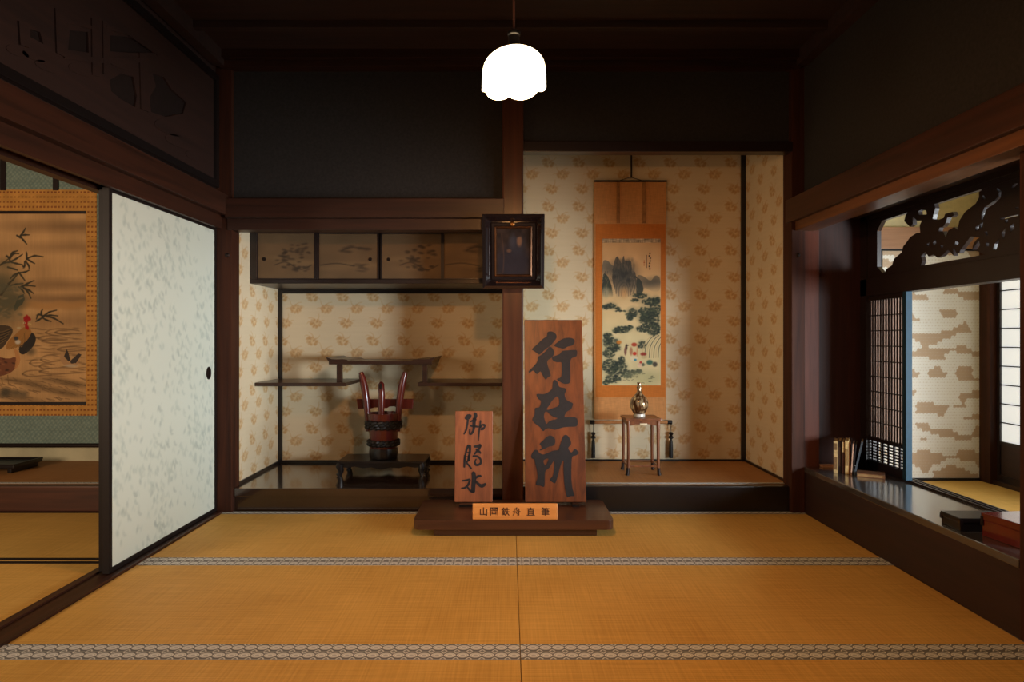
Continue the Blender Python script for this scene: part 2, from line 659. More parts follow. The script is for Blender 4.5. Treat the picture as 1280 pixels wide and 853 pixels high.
def flower(c, u, v, f=1, rot=0.0, col=(200, 162, 104), seed=0):
    """a loose peony-like bloom with a leaf spray on one side"""
    q = np.random.RandomState(seed)

    def P(x, y):
        ca, sa = math.cos(rot), math.sin(rot)
        x, y = x * 1.22, y * 1.22
        return u + f * (x * ca - y * sa), v + x * sa + y * ca
    pale = tuple(.5 * a + .5 * b for a, b in zip(col, (226, 211, 172)))
    deep = tuple(a * .93 for a in col)
    for i in range(11):
        t = 2 * PI * i / 11 + q.uniform(-.2, .2)
        r = q.uniform(.020, .030)
        a, b = P(1.25 * r * math.cos(t), .85 * r * math.sin(t) - .004)
        c.dab(a, b, .014, .010, col, q.uniform(.5, .85), .3, t * f)
    for i in range(7):
        t = 2 * PI * i / 7 + q.uniform(-.3, .3)
        a, b = P(.015 * math.cos(t), .011 * math.sin(t) - .004)
        c.dab(a, b, .011, .0075, deep if i % 2 else pale, .7, .3, t * f)
    a, b = P(0, -.004)
    c.dab(a, b, .006, .005, pale, .8, .4)
    c.line([P(.012, .018), P(.026, .034), P(.028, .056)], (.007, .003), col, .6)
    c.line([P(.0, .020), P(-.02, .034), P(-.044, .036)], (.008, .003), col, .6)
    c.line([P(-.026, .010), P(-.044, .012), P(-.056, .0)], (.008, .003), col, .55)
    c.line([P(.03, .004), P(.048, .012), P(.06, .008)], (.007, .003), col, .5)


def wallpaper(w, h, res=0.006, base=(208, 191, 160), col=(188, 146, 96), seed=0):
    c = Canvas(w, h, res, base)
    tw, th = TILE
    cols = int(w / (tw / 2)) + 2
    for i in range(-1, cols):
        for j in range(-1, int(h / th) + 2):
            u, v = i * tw, j * th
            flower(c, u + .07, v + .06, 1, .1, col, 1)
            flower(c, u + .155, v + .175, -1, -.15, col, 2)
            flower(c, u + .04, v + .275, 1, -.55, col, 3)
    U, V = np.meshgrid(c.u, c.v)
    c.a *= (1 + 0.02 * (value_noise(U * 3, V * 90, seed) - .5) + .03 * (value_noise(U * 5, V * 4, seed + 1) - .5))[..., None]
    return c


def panel(name, c, o, eu, ev, en, depth, m, label, cat):
    x = link(name, c.mesh(name, o, eu, ev, en, depth), m, kind='structure')
    return tag(x, label, cat)


ZW, ZT = 0.155, 0.17
panel('wall_shelf_alcove', wallpaper(1.86, 1.80), (-1.87, YB, ZW), (1, 0, 0), (0, 0, 1), (0, -1, 0), 0.05, M_pattern,
      'cream flowered wallpaper wall at the back of the shelf alcove', 'wall')
panel('wall_scroll_alcove', wallpaper(1.88, 2.75, seed=3), (0.03, YB, ZT), (1, 0, 0), (0, 0, 1), (0, -1, 0), 0.05, M_pattern,
      'cream flowered wallpaper wall behind the landscape scroll', 'wall')
panel('wall_alcove_left', wallpaper(0.83, 1.80, seed=5), (-1.85, 4.33, ZW), (0, 1, 0), (0, 0, 1), (1, 0, 0), 0.05, M_pattern,
      'flowered wallpaper side wall beside the staggered shelves', 'wall')
panel('wall_alcove_right', wallpaper(0.83, 2.75, seed=8), (1.9, YB, ZT), (0, -1, 0), (0, 0, 1), (-1, 0, 0), 0.05, M_pattern,
      'flowered wallpaper side wall to the right of the landscape scroll', 'wall')
struct('wall_divider', bx(0.0, 0.03, 4.34, 5.15, 0, 2.95), M_cream, 'partition wall hidden behind the post between the alcoves', 'wall')
struct('ceiling_shelf_alcove', bx(-1.95, 0.0, 4.3, 5.2, 1.96, 2.0), M_ceil, 'dark ceiling of the shelf alcove', 'ceiling')
struct('ceiling_scroll_alcove', bx(0.03, 1.95, 4.33, 5.2, 2.92, 2.96), M_ceil, 'dark ceiling of the scroll alcove', 'ceiling')
# black edge strips of the wallpapers
for x0, x1, z0, z1, lab in ((-1.862, -1.82, ZW, 1.56, 'black vertical edge strip in the corner of the shelf alcove'),
                            (1.865, 1.9, ZT, 2.92, 'black vertical edge strip in the corner of the scroll alcove')):
    trim(bx(x0, x1, YB - 0.022, YB, z0, z1), M_black, lab, 'edge strip')
trim(bx(-1.85, 0.0, YB - 0.014, YB, ZW, ZW + 0.02), M_black, 'black base strip along the back of the shelf alcove', 'edge strip')
trim(bx(0.03, 1.9, YB - 0.014, YB, ZT, ZT + 0.014), M_black, 'black base strip along the back of the scroll alcove', 'edge strip')
trim(bx(-1.85, -1.838, 4.33, YB, ZW, ZW + 0.02), M_black, 'black base strip below the left wall of the shelf alcove', 'edge strip')
trim(bx(1.888, 1.9, 4.33, YB, ZT, ZT + 0.018), M_black, 'black base strip below the right wall of the scroll alcove', 'edge strip')
trim(bx(-1.85, 0.0, YB - 0.012, YB, 1.515, 1.545), M_black, 'black strip under the hanging cupboard on the back wall', 'edge strip')
# alcove floors
wf = bmesh.new()
add_box(wf, -1.9, -0.04, 4.262, 5.17, 0.10, ZW, bevel=0.004)
add_box(wf, -1.9, -0.04, 4.285, 4.33, 0, 0.10)
struct('floor_shelf_alcove', wf, M_waki, 'polished dark floorboard of the shelf alcove with its front step', 'floor')
tf = bmesh.new()
add_box(tf, 0.09, 1.9, 4.262, 4.33, 0.0, ZT - 0.002, bevel=0.006)
add_box(tf, 0.03, 1.9, 4.33, 5.17, 0.0, 0.12)
struct('floor_scroll_alcove', tf, M_black, 'black lacquered step in front of the scroll alcove', 'floor')

# ---- tatami mats
ROWS = [4.258, 3.305, 2.35, 1.395, 0.44]


def heri_canvas(length, w=0.056):
    c = Canvas(length, w, 0.002, (112, 114, 114))
    p = 0.0466
    n = int(length / p) + 2
    li, mi = (236, 238, 234), (184, 188, 188)
    for i in range(n):
        u = i * p
        c.dab(u, .029, .0215, .0165, li, 1, .06)
        c.dab(u, .029, .0175, .0125, mi, 1, .08)
        c.dab(u, .029, .0135, .0092, li, 1, .1)
        c.dab(u, .029, .0090, .0055, mi, 1, .15)
        c.line([(u + p / 2 - .010, .002), (u + p / 2, .012), (u + p / 2 + .010, .002)], .004, li)
        c.line([(u + p / 2 - .010, w - .002), (u + p / 2, w - .012), (u + p / 2 + .010, w - .002)], .004, li)
    c.a[:1], c.a[-1:] = (150, 146, 134), (150, 146, 134)
    return c


def make_mat(x0, x1, y0, y1, z, label, group, heri='pattern', t=0.05):
    r = thing('tatami_mat', label, 'straw mat', ((x0 + x1) / 2, (y0 + y1) / 2, z - t), group)
    obj('rush_surface', bx(x0 + .001, x1 - .001, y0 + .001, y1 - .001, z - t, z), M_tatami, r, bevel=0.003)
    for yy in (y0, y1 - 0.056):
        if heri == 'pattern':
            c = heri_canvas(x1 - x0 - .003)
            h = link('cloth_border', c.mesh('cloth_border', (x0 + .0015, yy, z + .002), (1, 0, 0), (0, 1, 0), (0, 0, 1), 0.004), M_heri, r)
        else:
            ya_ = yy if yy == y0 else y1 - .032
            h = obj('cloth_border', bx(x0 + .0015, x1 - .0015, ya_, ya_ + .032, z - .002, z + .002), M_darkheri, r)
    return r


XM0, XM, XM1 = -1.893, 0.042, 1.955
GM = 'straw mats of the main room'
ml = make_mat(XM0, XM, ROWS[1], ROWS[0], 0.0, 'left straw mat of the row under the signboards', GM)
mr = make_mat(XM, XM1, ROWS[1], ROWS[0], 0.0, 'right straw mat of the row under the signboards', GM)
for i, ord_ in ((1, 'second'), (2, 'third'), (3, 'fourth')):
    for src, sd in ((ml, 'left'), (mr, 'right')):
        c = copy_tree(src)
        c.location.y = (ROWS[i] + ROWS[i + 1]) / 2
        c['label'] = '%s straw mat of the %s row counted from the alcove' % (sd, ord_)
GL = 'straw mats of the left room'
mz = make_mat(-3.90, -2.048, ROWS[1] + .02, ROWS[0], 0.0, 'plain-bordered straw mat in the left room just before its alcove', GL, 'dark')
for i, ord_ in ((1, 'second'), (2, 'third'), (3, 'fourth')):
    c = copy_tree(mz)
    c.location.y = (ROWS[i] + ROWS[i + 1]) / 2 + .012
    c['label'] = 'straw mat with dark border in the left room, %s from its alcove' % ord_
for i, ord_ in ((0, 'farthest'), (1, 'next to farthest'), (2, 'third')):
    c = copy_tree(mz)
    c.location.x -= 1.86
    c.location.y = (ROWS[i] + ROWS[i + 1]) / 2 + .012
    c['label'] = 'straw mat at the far left of the left room, %s from its entrance' % ord_
# alcove mats
r = thing('alcove_mat', 'thin straw mat lining the floor of the scroll alcove', 'straw mat', (0.98, 4.74, 0.12))
obj('rush_surface', bx(0.03, 1.9, 4.335, 5.149, 0.121, ZT), M_brownrush, r)
c = heri_canvas(1.80, 0.03)
link('cloth_border', c.mesh('cloth_border', (0.1, 4.333, ZT + .002), (1, 0, 0), (0, 1, 0), (0, 0, 1), 0.003), M_heri, r)

# ------------------------------------------------------------------ left: sliding doors
def fusuma_canvas(w, h):
    c = Canvas(w, h, 0.005, (212, 219, 205))
    rr = np.random.RandomState(11)
    # sprigs of little leaves drifting in clumps
    n = 0
    while n < 900:
        u, v = rr.rand() * w, rr.rand() * h
        q = value_noise(np.array([u * 4.3]), np.array([v * 3.0]), 21)[0]
        if rr.rand() > (q - .12) * 2.0:
            continue
        n += 1
        col = (184, 196, 184) if rr.rand() < .6 else (172, 184, 174)
        a = rr.uniform(-.9, .9)
        al = rr.uniform(.25, .62)
        c.dab(u, v, .0095, .016, col, al, .6, a)
        if rr.rand() < .5:
            c.dab(u + .016, v - .014, .007, .013, col, al * .8, .35, a + .8)
        if rr.rand() < .35:
            c.line([(u, v), (u + .012, v + .03)], .004, col, al * .7)
    return c


def sliding_door(name, x0, x1, y0, y1, z0, z1, label, pull=True):
    r = thing(name, label, 'sliding door', ((x0 + x1) / 2, (y0 + y1) / 2, z0), kind='structure')
    fb = bmesh.new()
    s = 0.024
    add_box(fb, x0, x1, y0, y0 + s, z0, z1, bevel=.002)
    add_box(fb, x0, x1, y1 - s, y1, z0, z1, bevel=.002)
    add_box(fb, x0, x1, y0 + s, y1 - s, z0, z0 + .024)
    add_box(fb, x0, x1, y0 + s, y1 - s, z1 - .02, z1)
    obj('lacquer_frame', fb, M_stile, r)
    c = fusuma_canvas(y1 - y0 - 2 * s, z1 - z0 - .044)
    link('patterned_paper', c.mesh('patterned_paper', (x1 - .006, y0 + s, z0 + .024), (0, 1, 0), (0, 0, 1), (1, 0, 0), .018), M_fusuma, r)
    if pull:
        pb = bmesh.new()
        add_lathe(pb, [(.034, 0), (.034, .004), (.026, .005), (.024, .002), (.001, .001)], 0, 0, 28)
        p = obj('door_pull', pb, M_iron, r, smooth=True)
        q = Matrix.Translation(((x1 - .0065), y1 - .105, 0.93)) @ Matrix.Rotation(PI / 2, 4, 'Y') @ Matrix.Diagonal((1.2, .95, 1, 1))
        p.data.transform(q)
    return r


sliding_door('door_1', -1.966, -1.932, 3.095, 4.236, 0.012, 1.885, 'white leaf-patterned sliding door with black frame, nearer of the pair')
sliding_door('door_2', -2.003, -1.969, 3.125, 4.236, 0.012, 1.885, 'rear sliding door whose black stile shows behind the white one')

# carved transom above it
r = thing('carved_transom', 'dark carved wooden transom panel above the white sliding door', 'transom', (XL, 2.9, 2.13))
fb = bmesh.new()
YT0, YT1, ZT0, ZT1 = 0.95, 4.22, 2.145, 2.885
for a in ((YT0, YT1, ZT0, ZT0 + .045), (YT0, YT1, ZT1 - .045, ZT1), (YT0, YT0 + .045, ZT0 + .045, ZT1 - .045), (YT1 - .045, YT1, ZT0 + .045, ZT1 - .045)):
    add_box(fb, XL - .012, XL + .022, a[0], a[1], a[2], a[3], bevel=.004)
obj('frame', fb, M_black, r)
M_carve = wood('carved_transom_wood', (42, 27, 22), (54, 34, 27), 'y', rough=0.55)
def L_(pts):
    q = [at_x(px, py, XL) for px, py in pts]
    return [(p.y, p.z) for p in q]
openings = [L_([(86, 38), (109, 40), (110, 66), (84, 62)]), L_([(36, 36), (49, 40), (53, 55), (44, 50), (36, 46)]),
            L_([(137, 44), (160, 46), (184, 58), (190, 66), (160, 66), (136, 64)]),
            L_([(136, 100), (150, 92), (166, 96), (170, 120), (168, 134), (150, 124), (138, 114)]),
            L_([(190, 92), (204, 96), (214, 112), (232, 128), (228, 142), (206, 146), (188, 140), (186, 122), (194, 108)])]
pb = bmesh.new()
add_prism(pb, [(YT0 + .045, ZT0 + .045), (YT1 - .045, ZT0 + .045), (YT1 - .045, ZT1 - .045), (YT0 + .045, ZT1 - .045)], (XL - .006, 0, 0), (0, 1, 0), (0, 0, 1), (1, 0, 0), .01, openings)
obj('panel', pb, M_carve, r)
obj('dark_backing', bx(XL - .012, XL - .008, YT0 + .04, YT1 - .04, ZT0 + .04, ZT1 - .04), plain('transom_backing', (36, 27, 24), .7, .15, mottled=.08), r)
cb = bmesh.new()
def relief(pts, d):
    add_prism(cb, pts, (XL + .004, 0, 0), (0, 1, 0), (0, 0, 1), (1, 0, 0), d)
for q in ([(80, 24), (112, 32), (112, 36), (80, 29)], [(78, 66), (118, 72), (190, 72), (190, 78), (118, 79), (78, 73)], [(112, 22), (120, 24), (122, 96), (113, 94)], [(126, 26), (134, 28), (136, 92), (127, 92)],
          [(66, 10), (80, 16), (80, 72), (68, 66)], [(172, 66), (182, 68), (184, 140), (174, 136)], [(130, 30), (160, 38), (200, 66), (196, 70), (158, 44), (130, 36)], [(20, 26), (34, 30), (34, 60), (22, 56)]):
    relief(L_(q), .006 + .0006 * len(cb.verts) / 16)
for (px, py, w, h) in ((100, 88, 16, 6), (150, 82, 14, 4), (210, 160, 18, 8), (225, 178, 20, 7), (60, 84, 18, 6), (40, 70, 14, 5), (20, 64, 14, 6), (245, 196, 14, 6)):
    relief(L_(smooth_pts([(px + w * math.cos(t) * (1 + .2 * math.sin(3 * t)), py + .4 * w * math.cos(t) + h * math.sin(t)) for t in np.linspace(0, 2 * PI, 9)[:-1]], 3)), .003)
obj('carving', cb, M_carve, r)

# ------------------------------------------------------------------ left room
struct('wall_left_room_back', bx(-5.8, -2.06, YB, YB + .05, 0, 3.0), plain('pale_wall_paper', (196, 190, 158), .85, .2, mottled=.08, scale=4),
       'pale alcove wall behind the rooster scroll', 'wall')
struct('wall_left_room_side', bx(-5.85, -5.8, -.4, 5.2, 0, 3.0), M_plaster, 'far side wall of the left room', 'wall')
struct('ceiling_left_room', bx(-5.85, -2.03, -.4, 5.2, 2.9, 2.95), M_ceil, 'dark ceiling of the left room', 'ceiling')
lb = bmesh.new()
add_box(lb, -5.8, -2.0, 4.262, 4.34, 0, ZT - .002, bevel=.006)
add_box(lb, -5.8, -2.0, 4.34, 5.15, 0, .12)
struct('floor_left_alcove', lb, wood('left_step_wood', (58, 32, 22), (84, 46, 30), 'x', rough=.4), 'brown wooden step in front of the rooster scroll alcove', 'floor')
r = thing('alcove_mat', 'straw mat on the raised alcove floor under the rooster scroll', 'straw mat', (-3.8, 4.7, .12))
obj('rush_surface', bx(-5.8, -2.0, 4.345, 5.149, .121, ZT), M_brownrush, r)
c = heri_canvas(3.3, .03)
link('cloth_border', c.mesh('cloth_border', (-5.3, 4.343, ZT + .002), (1, 0, 0), (0, 1, 0), (0, 0, 1), .003), M_heri, r)
struct('wall_left_alcove_end', bx(-2.06, -2.0, 4.26, 5.2, 0, 3.0), M_plaster, 'end wall of the left alcove behind the sliding door', 'wall')

# ---- rooster scroll
YS = 5.12
def sx(px): return (px - PX0) / F * YS
def sz(py): return CH + (PY0 - py) / F * YS
PXS = YS / F                                   # metres per photograph pixel on the scroll
r = thing('hanging_scroll', 'large hanging scroll with rooster, bamboo and water on brown silk', 'hanging scroll', (sx(20), YS, sz(556)))
# silk mounting, blue-green with a small woven pattern
c = Canvas(216, 430, .9, (112, 132, 126))
U, V = np.meshgrid(c.u, c.v)
q = (np.sin(U * 1.15 + .8 * np.sin(V * .55)) * np.sin(V * 1.1) > .15)
c.a[q] = (134, 150, 138)
c.a *= (1 + .10 * (value_noise(U * .3, V * .5, 4) - .5))[..., None]
link('silk_mounting', c.mesh('silk_mounting', (sx(-80), YS + .012, sz(556)), (1, 0, 0), (0, 0, 1), (0, -1, 0), .004, PXS), M_silk, r)
c = Canvas(200, 283, .8, (196, 142, 72))
U, V = np.meshgrid(c.u, c.v)
q = ((U % 4.6) < 2.6) & ((V % 6.2) < 2.0)
c.a[q] = (142, 88, 46)
c.a *= (1 + .14 * (value_noise(U * .15, V * .2, 9) - .5))[..., None]
link('brocade_border', c.mesh('brocade_border', (sx(-80), YS + .008, sz(520)), (1, 0, 0), (0, 0, 1), (0, -1, 0), .003, PXS), M_silk, r)
for py in (265.5, 504.5):
    obj('border_band', bx(sx(-68), sx(107), YS + .0025, YS + .008, sz(py + 1.8), sz(py - 1.8)), M_sash, r)
for px in (3, 69):
    obj('hanging_strap', bx(sx(px - 3.5), sx(px + 3.5), YS + .003, YS + .01, sz(238), sz(130)), M_sash, r)
rb = bmesh.new()
add_tube(rb, [(sx(-84), YS + .004, sz(557)), (sx(141), YS + .004, sz(557))], .017, 14)
obj('roller', rb, M_sash, r, smooth=True)
c = Canvas(175, 237, .5, (192, 152, 104))
def C(px, py): return (px + 68, 503 - py)          # photograph pixel -> canvas
def I(x, y): return C(x / 6.56, 280 + y / 6.56)
def J(x, y): return C(x / 6.56, 400 + y / 6.56)
U, V = np.meshgrid(c.u, c.v)
c.a *= (1 + .16 * (value_noise(U * .05, V * .06, 2) - .5) + .05 * (value_noise(U * .9, V * .05, 6) - .5))[..., None]
for (py, hh, al) in ((283, 6, .5), (309, 6, .35), (356, 6, .45), (374, 5, .6), (402, 7, .35)):
    c.dab(C(90, 0)[0], 503 - py, 72, hh, (108, 82, 58), al, .8)
for x in range(-60, 108, 9):
    c.dab(C(x, 0)[0], 503 - 382 + rng.uniform(-2, 2), 8, 4.5, (176, 132, 82), .7, .5)
leaf = (58, 54, 44)
for p in ([(165, 95), (185, 70), (205, 35)], [(165, 95), (200, 90), (235, 90)], [(165, 105), (190, 135), (215, 165)], [(135, 95), (160, 110)],
          [(80, 305), (60, 270), (45, 265)], [(75, 275), (100, 235), (140, 220)], [(80, 280), (110, 245), (150, 245)], [(80, 310), (130, 285), (180, 250)],
          [(70, 315), (30, 320), (0, 340)], [(90, 315), (130, 325), (180, 335)], [(215, 290), (215, 255), (212, 230)], [(215, 285), (280, 262), (350, 270)],
          [(215, 285), (245, 305), (280, 325)], [(200, 310), (195, 350), (180, 345)], [(205, 305), (230, 340), (235, 365)], [(60, 355), (110, 370), (140, 380)],
          [(150, 400), (110, 420), (80, 450)], [(150, 400), (175, 430), (200, 465)], [(160, 400), (200, 395), (235, 380)], [(140, 410), (100, 460), (60, 490)],
          [(90, 505), (130, 495), (185, 490)], [(170, 515), (220, 490), (275, 465)], [(170, 515), (215, 505), (285, 512)], [(185, 520), (225, 560), (250, 610)],
          [(190, 525), (235, 545), (270, 570)], [(150, 520), (180, 545), (195, 570)], [(345, 760), (335, 730), (345, 700)], [(345, 755), (310, 745), (295, 780)],
          [(355, 755), (400, 725), (460, 708)], [(355, 755), (410, 750), (470, 755)], [(380, 760), (440, 775), (515, 820)], [(345, 770), (380, 790), (415, 800)], [(350, 765), (310, 790), (290, 800)]):
    p = [I(*q) for q in p]
    c.line(p, (2.3, 1.5), leaf, .85)
    c.dab(*p[len(p) // 2], 3.0, 1.4, leaf, .6, .3, math.atan2(p[-1][1] - p[0][1], p[-1][0] - p[0][0]))
for (x, y, a) in ((40, 330, 9), (10, 470, 12), (20, 620, 18), (60, 600, 14), (-60, 500, 30), (-200, 560, 40), (150, 640, 10), (40, 700, 16), (-120, 700, 40)):
    c.dab(*I(x, y), a, a * .7, (86, 84, 66), .45, .7)
for p in ([(-300, 853), (-200, 500), (-60, 380), (60, 290)], [(-60, 700), (20, 560), (100, 460)]):
    c.line([I(*q) for q in p], (4, 1.2), (70, 62, 48), .8)
c.poly([I(*q) for q in ((105, 690), (150, 590), (190, 575), (200, 620), (180, 660), (150, 680), (120, 715))], (70, 74, 62), .8)
for _ in range(150):
    x, y = rng.uniform(-350, 190), rng.uniform(480, 790)
    c.dab(*I(x, y), rng.uniform(2, 5), rng.uniform(1, 2), (92, 90, 72) if rng.rand() < .6 else (146, 124, 92), .5, .4, rng.uniform(-.6, .6))
# water
wl = (92, 72, 52)
for (x, y, w, h) in ((520, 100, 150, 28), (560, 100, 110, 18), (430, 150, 120, 20), (520, 170, 180, 22), (420, 320, 90, 30), (390, 380, 70, 22), (330, 350, 90, 30), (520, 420, 200, 26), (300, 440, 120, 26), (600, 240, 130, 20)):
    pts = [(x - w, y + h * .2), (x - w * .7, y - h * .7), (x, y - h), (x + w * .8, y - h * .5)]
    c.line([J(*q) for q in pts], (2.0, 1.0), wl, .42)
    pts = [(x - w, y + h * .2), (x - w * .5, y + h), (x + w * .3, y + h * .7), (x + w, y + h * .5)]
    c.line([J(*q) for q in pts], (2.4, .9), wl, .46)
for (x, y, w) in ((480, 500, 240), (600, 530, 160), (260, 520, 160), (400, 570, 260), (560, 610, 180), (120, 500, 160), (140, 640, 240), (80, 590, 90)):
    c.dab(*J(x, y), w / 6.56 * .6, 3.2, (98, 80, 58), .55, .7, -.12)
for _ in range(70):
    x, y = rng.uniform(250, 700), rng.uniform(60, 470)
    c.dab(*J(x, y), rng.uniform(3, 10), rng.uniform(.5, 1.1), (104, 82, 58) if rng.rand() < .7 else (206, 170, 122), .5, .6, rng.uniform(-.15, .1))
for _ in range(90):
    x, y = rng.uniform(-60, 700), rng.uniform(470, 660)
    c.line([J(x, y), J(x + rng.uniform(20, 70), y + rng.uniform(5, 25))], .8, wl, .5)
# rooster and hen
def plume(x0, y0, x1, y1, bend, w, col, al=.85):
    mx, my = (x0 + x1) / 2 + bend * (y1 - y0), (y0 + y1) / 2 - bend * (x1 - x0)
    c.line([J(x0, y0), J(mx, my), J(x1, y1)], w, col, al)
for i in range(16):                       # dark sickle tail, mostly out of the picture
    plume(-60, 120 + 6 * i, -380, -60 + 34 * i, -.25, (4.5, 1.0), ((52, 50, 46), (74, 70, 58), (44, 48, 48))[i % 3])
c.poly([J(*q) for q in smooth_pts([(-140, 70), (0, 45), (80, 55), (100, 100), (60, 170), (0, 240), (-140, 260)], 4)], (72, 60, 48), .95)
c.poly([J(*q) for q in smooth_pts([(155, 215), (190, 170), (235, 118), (262, 105), (288, 140), (282, 195), (240, 250), (190, 284), (155, 268)], 4)], (46, 44, 44), .95)
c.poly([J(*q) for q in smooth_pts([(195, 60), (240, 72), (252, 108), (215, 170), (160, 210), (110, 235), (50, 240), (60, 180), (120, 120), (165, 80)], 4)], (158, 112, 62), .95)
for i in range(14):
    t = i / 13
    plume(215 - 20 * t, 80 + 30 * t, 60 + 120 * t, 240 - 20 * t, .10, (1.0, .6), ((196, 148, 84), (104, 74, 44))[i % 2], .75)
for i in range(9):
    plume(90 - 6 * i, 70 + 12 * i, -60 - 8 * i, 100 + 16 * i, .08, (1.1, .6), ((124, 100, 68), (40, 38, 36))[i % 2], .7)
c.poly([J(*q) for q in smooth_pts([(-180, 330), (-60, 300), (60, 318), (120, 305), (138, 345), (112, 410), (40, 452), (-60, 470), (-180, 460)], 4)], (112, 68, 50), .9)
c.poly([J(*q) for q in smooth_pts([(112, 245), (140, 252), (162, 320), (150, 370), (118, 400), (126, 320)], 4)], (186, 132, 84), .9)
for i in range(22):
    x, y = rng.uniform(-120, 110), rng.uniform(320, 450)
    c.dab(*J(x, y), 2.2, 1.0, ((82, 48, 38), (150, 100, 70), (60, 44, 38))[i % 3], .7, .4, -.3)
c.dab(*J(142, 182), 3.4, 2.8, (200, 194, 182), .9, .3)
c.dab(*J(128, 152), 2.8, 2.4, (58, 62, 68), .9, .3)
for (x, y, a, b_) in ((203, -12, 2.2, 2.6), (216, -22, 1.8, 3.0), (229, -16, 1.7, 2.4), (240, -4, 1.6, 1.8), (212, 6, 3.2, 2.2), (207, 28, 2.4, 3.0), (213, 58, 1.8, 3.0), (224, 66, 1.4, 2.6)):
    c.dab(*J(x, y), a, b_, (158, 34, 36), .92, .25)
c.dab(*J(196, 26), 1.5, 1.2, (214, 196, 150), .9, .3)
c.dab(*J(197, 26), .6, .6, (30, 26, 24), .9, .3)
c.line([J(232, 30), J(250, 36)], (1.6, .5), (196, 170, 110), .9)
c.dab(*J(150, 66), 2.6, 1.2, (188, 172, 134), .9, .3)
for x in (10, 60):
    c.line([J(x, 455), J(x + 6, 520), J(x + 26, 530)], (1.2, .9), (120, 92, 60), .8)
# ducks
c.poly([J(*q) for q in smooth_pts([(490, 330), (500, 270), (520, 290), (540, 340), (600, 350), (640, 340), (620, 380), (540, 380)], 4)], (176, 138, 100), .9)
c.poly([J(*q) for q in ((520, 300), (545, 240), (560, 275), (575, 330), (560, 345))], (60, 54, 52), .95)
c.poly([J(*q) for q in ((570, 340), (640, 275), (665, 285), (650, 310), (620, 355), (580, 360))], (64, 58, 56), .95)
c.dab(*J(580, 378), 8, 2, (196, 182, 158), .7, .4)
for (x, y) in ((40, 580), (60, 600), (20, 610), (130, 600), (190, 610), (250, 260)):
    c.dab(*J(x, y), 5, 4, (72, 68, 58), .6, .7)
link('painting', c.mesh('painting', (sx(-68), YS + .005, sz(503)), (1, 0, 0), (0, 0, 1), (0, -1, 0), .002, PXS), M_silk, r)

# low black tray in the left alcove
r = thing('low_tray', 'black low tray on the alcove mat below the rooster scroll', 'tray', (-3.95, 4.8, ZT))
tb = bmesh.new()
add_box(tb, -4.35, -3.605, 4.66, 4.95, ZT + .035, ZT + .055, bevel=.006)
obj('tray_top', tb, M_black, r)
rb = bmesh.new()
add_box(rb, -4.35, -3.605, 4.655, 4.67, ZT + .055, ZT + .068, bevel=.003)
add_box(rb, -4.35, -3.605, 4.94, 4.955, ZT + .055, ZT + .068, bevel=.003)
add_box(rb, -3.615, -3.6, 4.66, 4.95, ZT + .055, ZT + .068, bevel=.003)
add_box(rb, -4.355, -4.34, 4.66, 4.95, ZT + .055, ZT + .068, bevel=.003)
obj('rim', rb, M_black, r)
for x in (-4.32, -3.66):
    obj('foot', bx(x, x + .03, 4.67, 4.94, ZT + .0015, ZT + .036, bevel=.004), M_black, r)

# ------------------------------------------------------------------ shelf alcove: hanging cupboard
YC = 4.57
r = thing('hanging_cupboard', 'dark wall cupboard with four small painted sliding doors under the lintel', 'cupboard', (-.95, YC, 1.545))
cb = bmesh.new()
z0, z1 = 1.546, 1.958
add_box(cb, -1.849, -.045, YC, YB - .002, z0, z0 + .03)
add_box(cb, -1.849, -.045, YC, YB - .002, z1 - .03, z1)
add_box(cb, -1.849, -1.80, YC, YB - .002, z0 + .03, z1 - .03)
add_box(cb, -.075, -.045, YC, YB - .002, z0 + .03, z1 - .03)
add_box(cb, -1.80, -.075, YC + .12, YC + .14, z0 + .03, z1 - .03)
obj('body', cb, M_sash, r, bevel=.003)
PANELS = [(322, 393, 330), (398, 471, 462), (477, 551, 485), (555, 628, 618)]
YD = YC + .015
def landscape(c, seed, kind):
    q = np.random.RandomState(seed)
    w, h = c.w, c.h
    ink = (52, 42, 33)
    for _ in range(3):
        c.dab(q.uniform(.2, .9) * w, q.uniform(.2, .5) * h, .5 * w * q.uniform(.4, .8), .05 * h, (120, 96, 66), .5, .8)
    if kind == 0:
        for x, y, a in ((.55, .6, .14), (.7, .72, .16), (.45, .45, .13), (.62, .42, .18), (.8, .58, .12), (.58, .25, .16), (.75, .22, .14)):
            for _ in range(9):
                c.dab((x + q.uniform(-a, a)) * w, (y + q.uniform(-.06, .06)) * h, .035 * w, .022 * h, ink, .5, .6)
        c.line([(.3 * w, .3 * h), (.5 * w, .36 * h), (.75 * w, .2 * h), (.95 * w, .3 * h)], .008, ink, .6)
    else:
        c.line([(.02 * w, .3 * h), (.3 * w, .34 * h), (.6 * w, .28 * h)], .009, ink, .6)
        for x, y in ((.4, .62), (.46, .68), (.55, .72), (.7, .68), (.5, .6), (.82, .66)):
            c.dab(x * w, y * h, .06 * w, .03 * h, ink, .55, .7)
        c.line([(.38 * w, .62 * h), (.55 * w, .7 * h), (.9 * w, .66 * h)], .006, ink, .6)
        for _ in range(12):
            c.dab(q.uniform(.55, .8) * w, q.uniform(.15, .35) * h, .05 * w, .02 * h, ink, .4, .7)
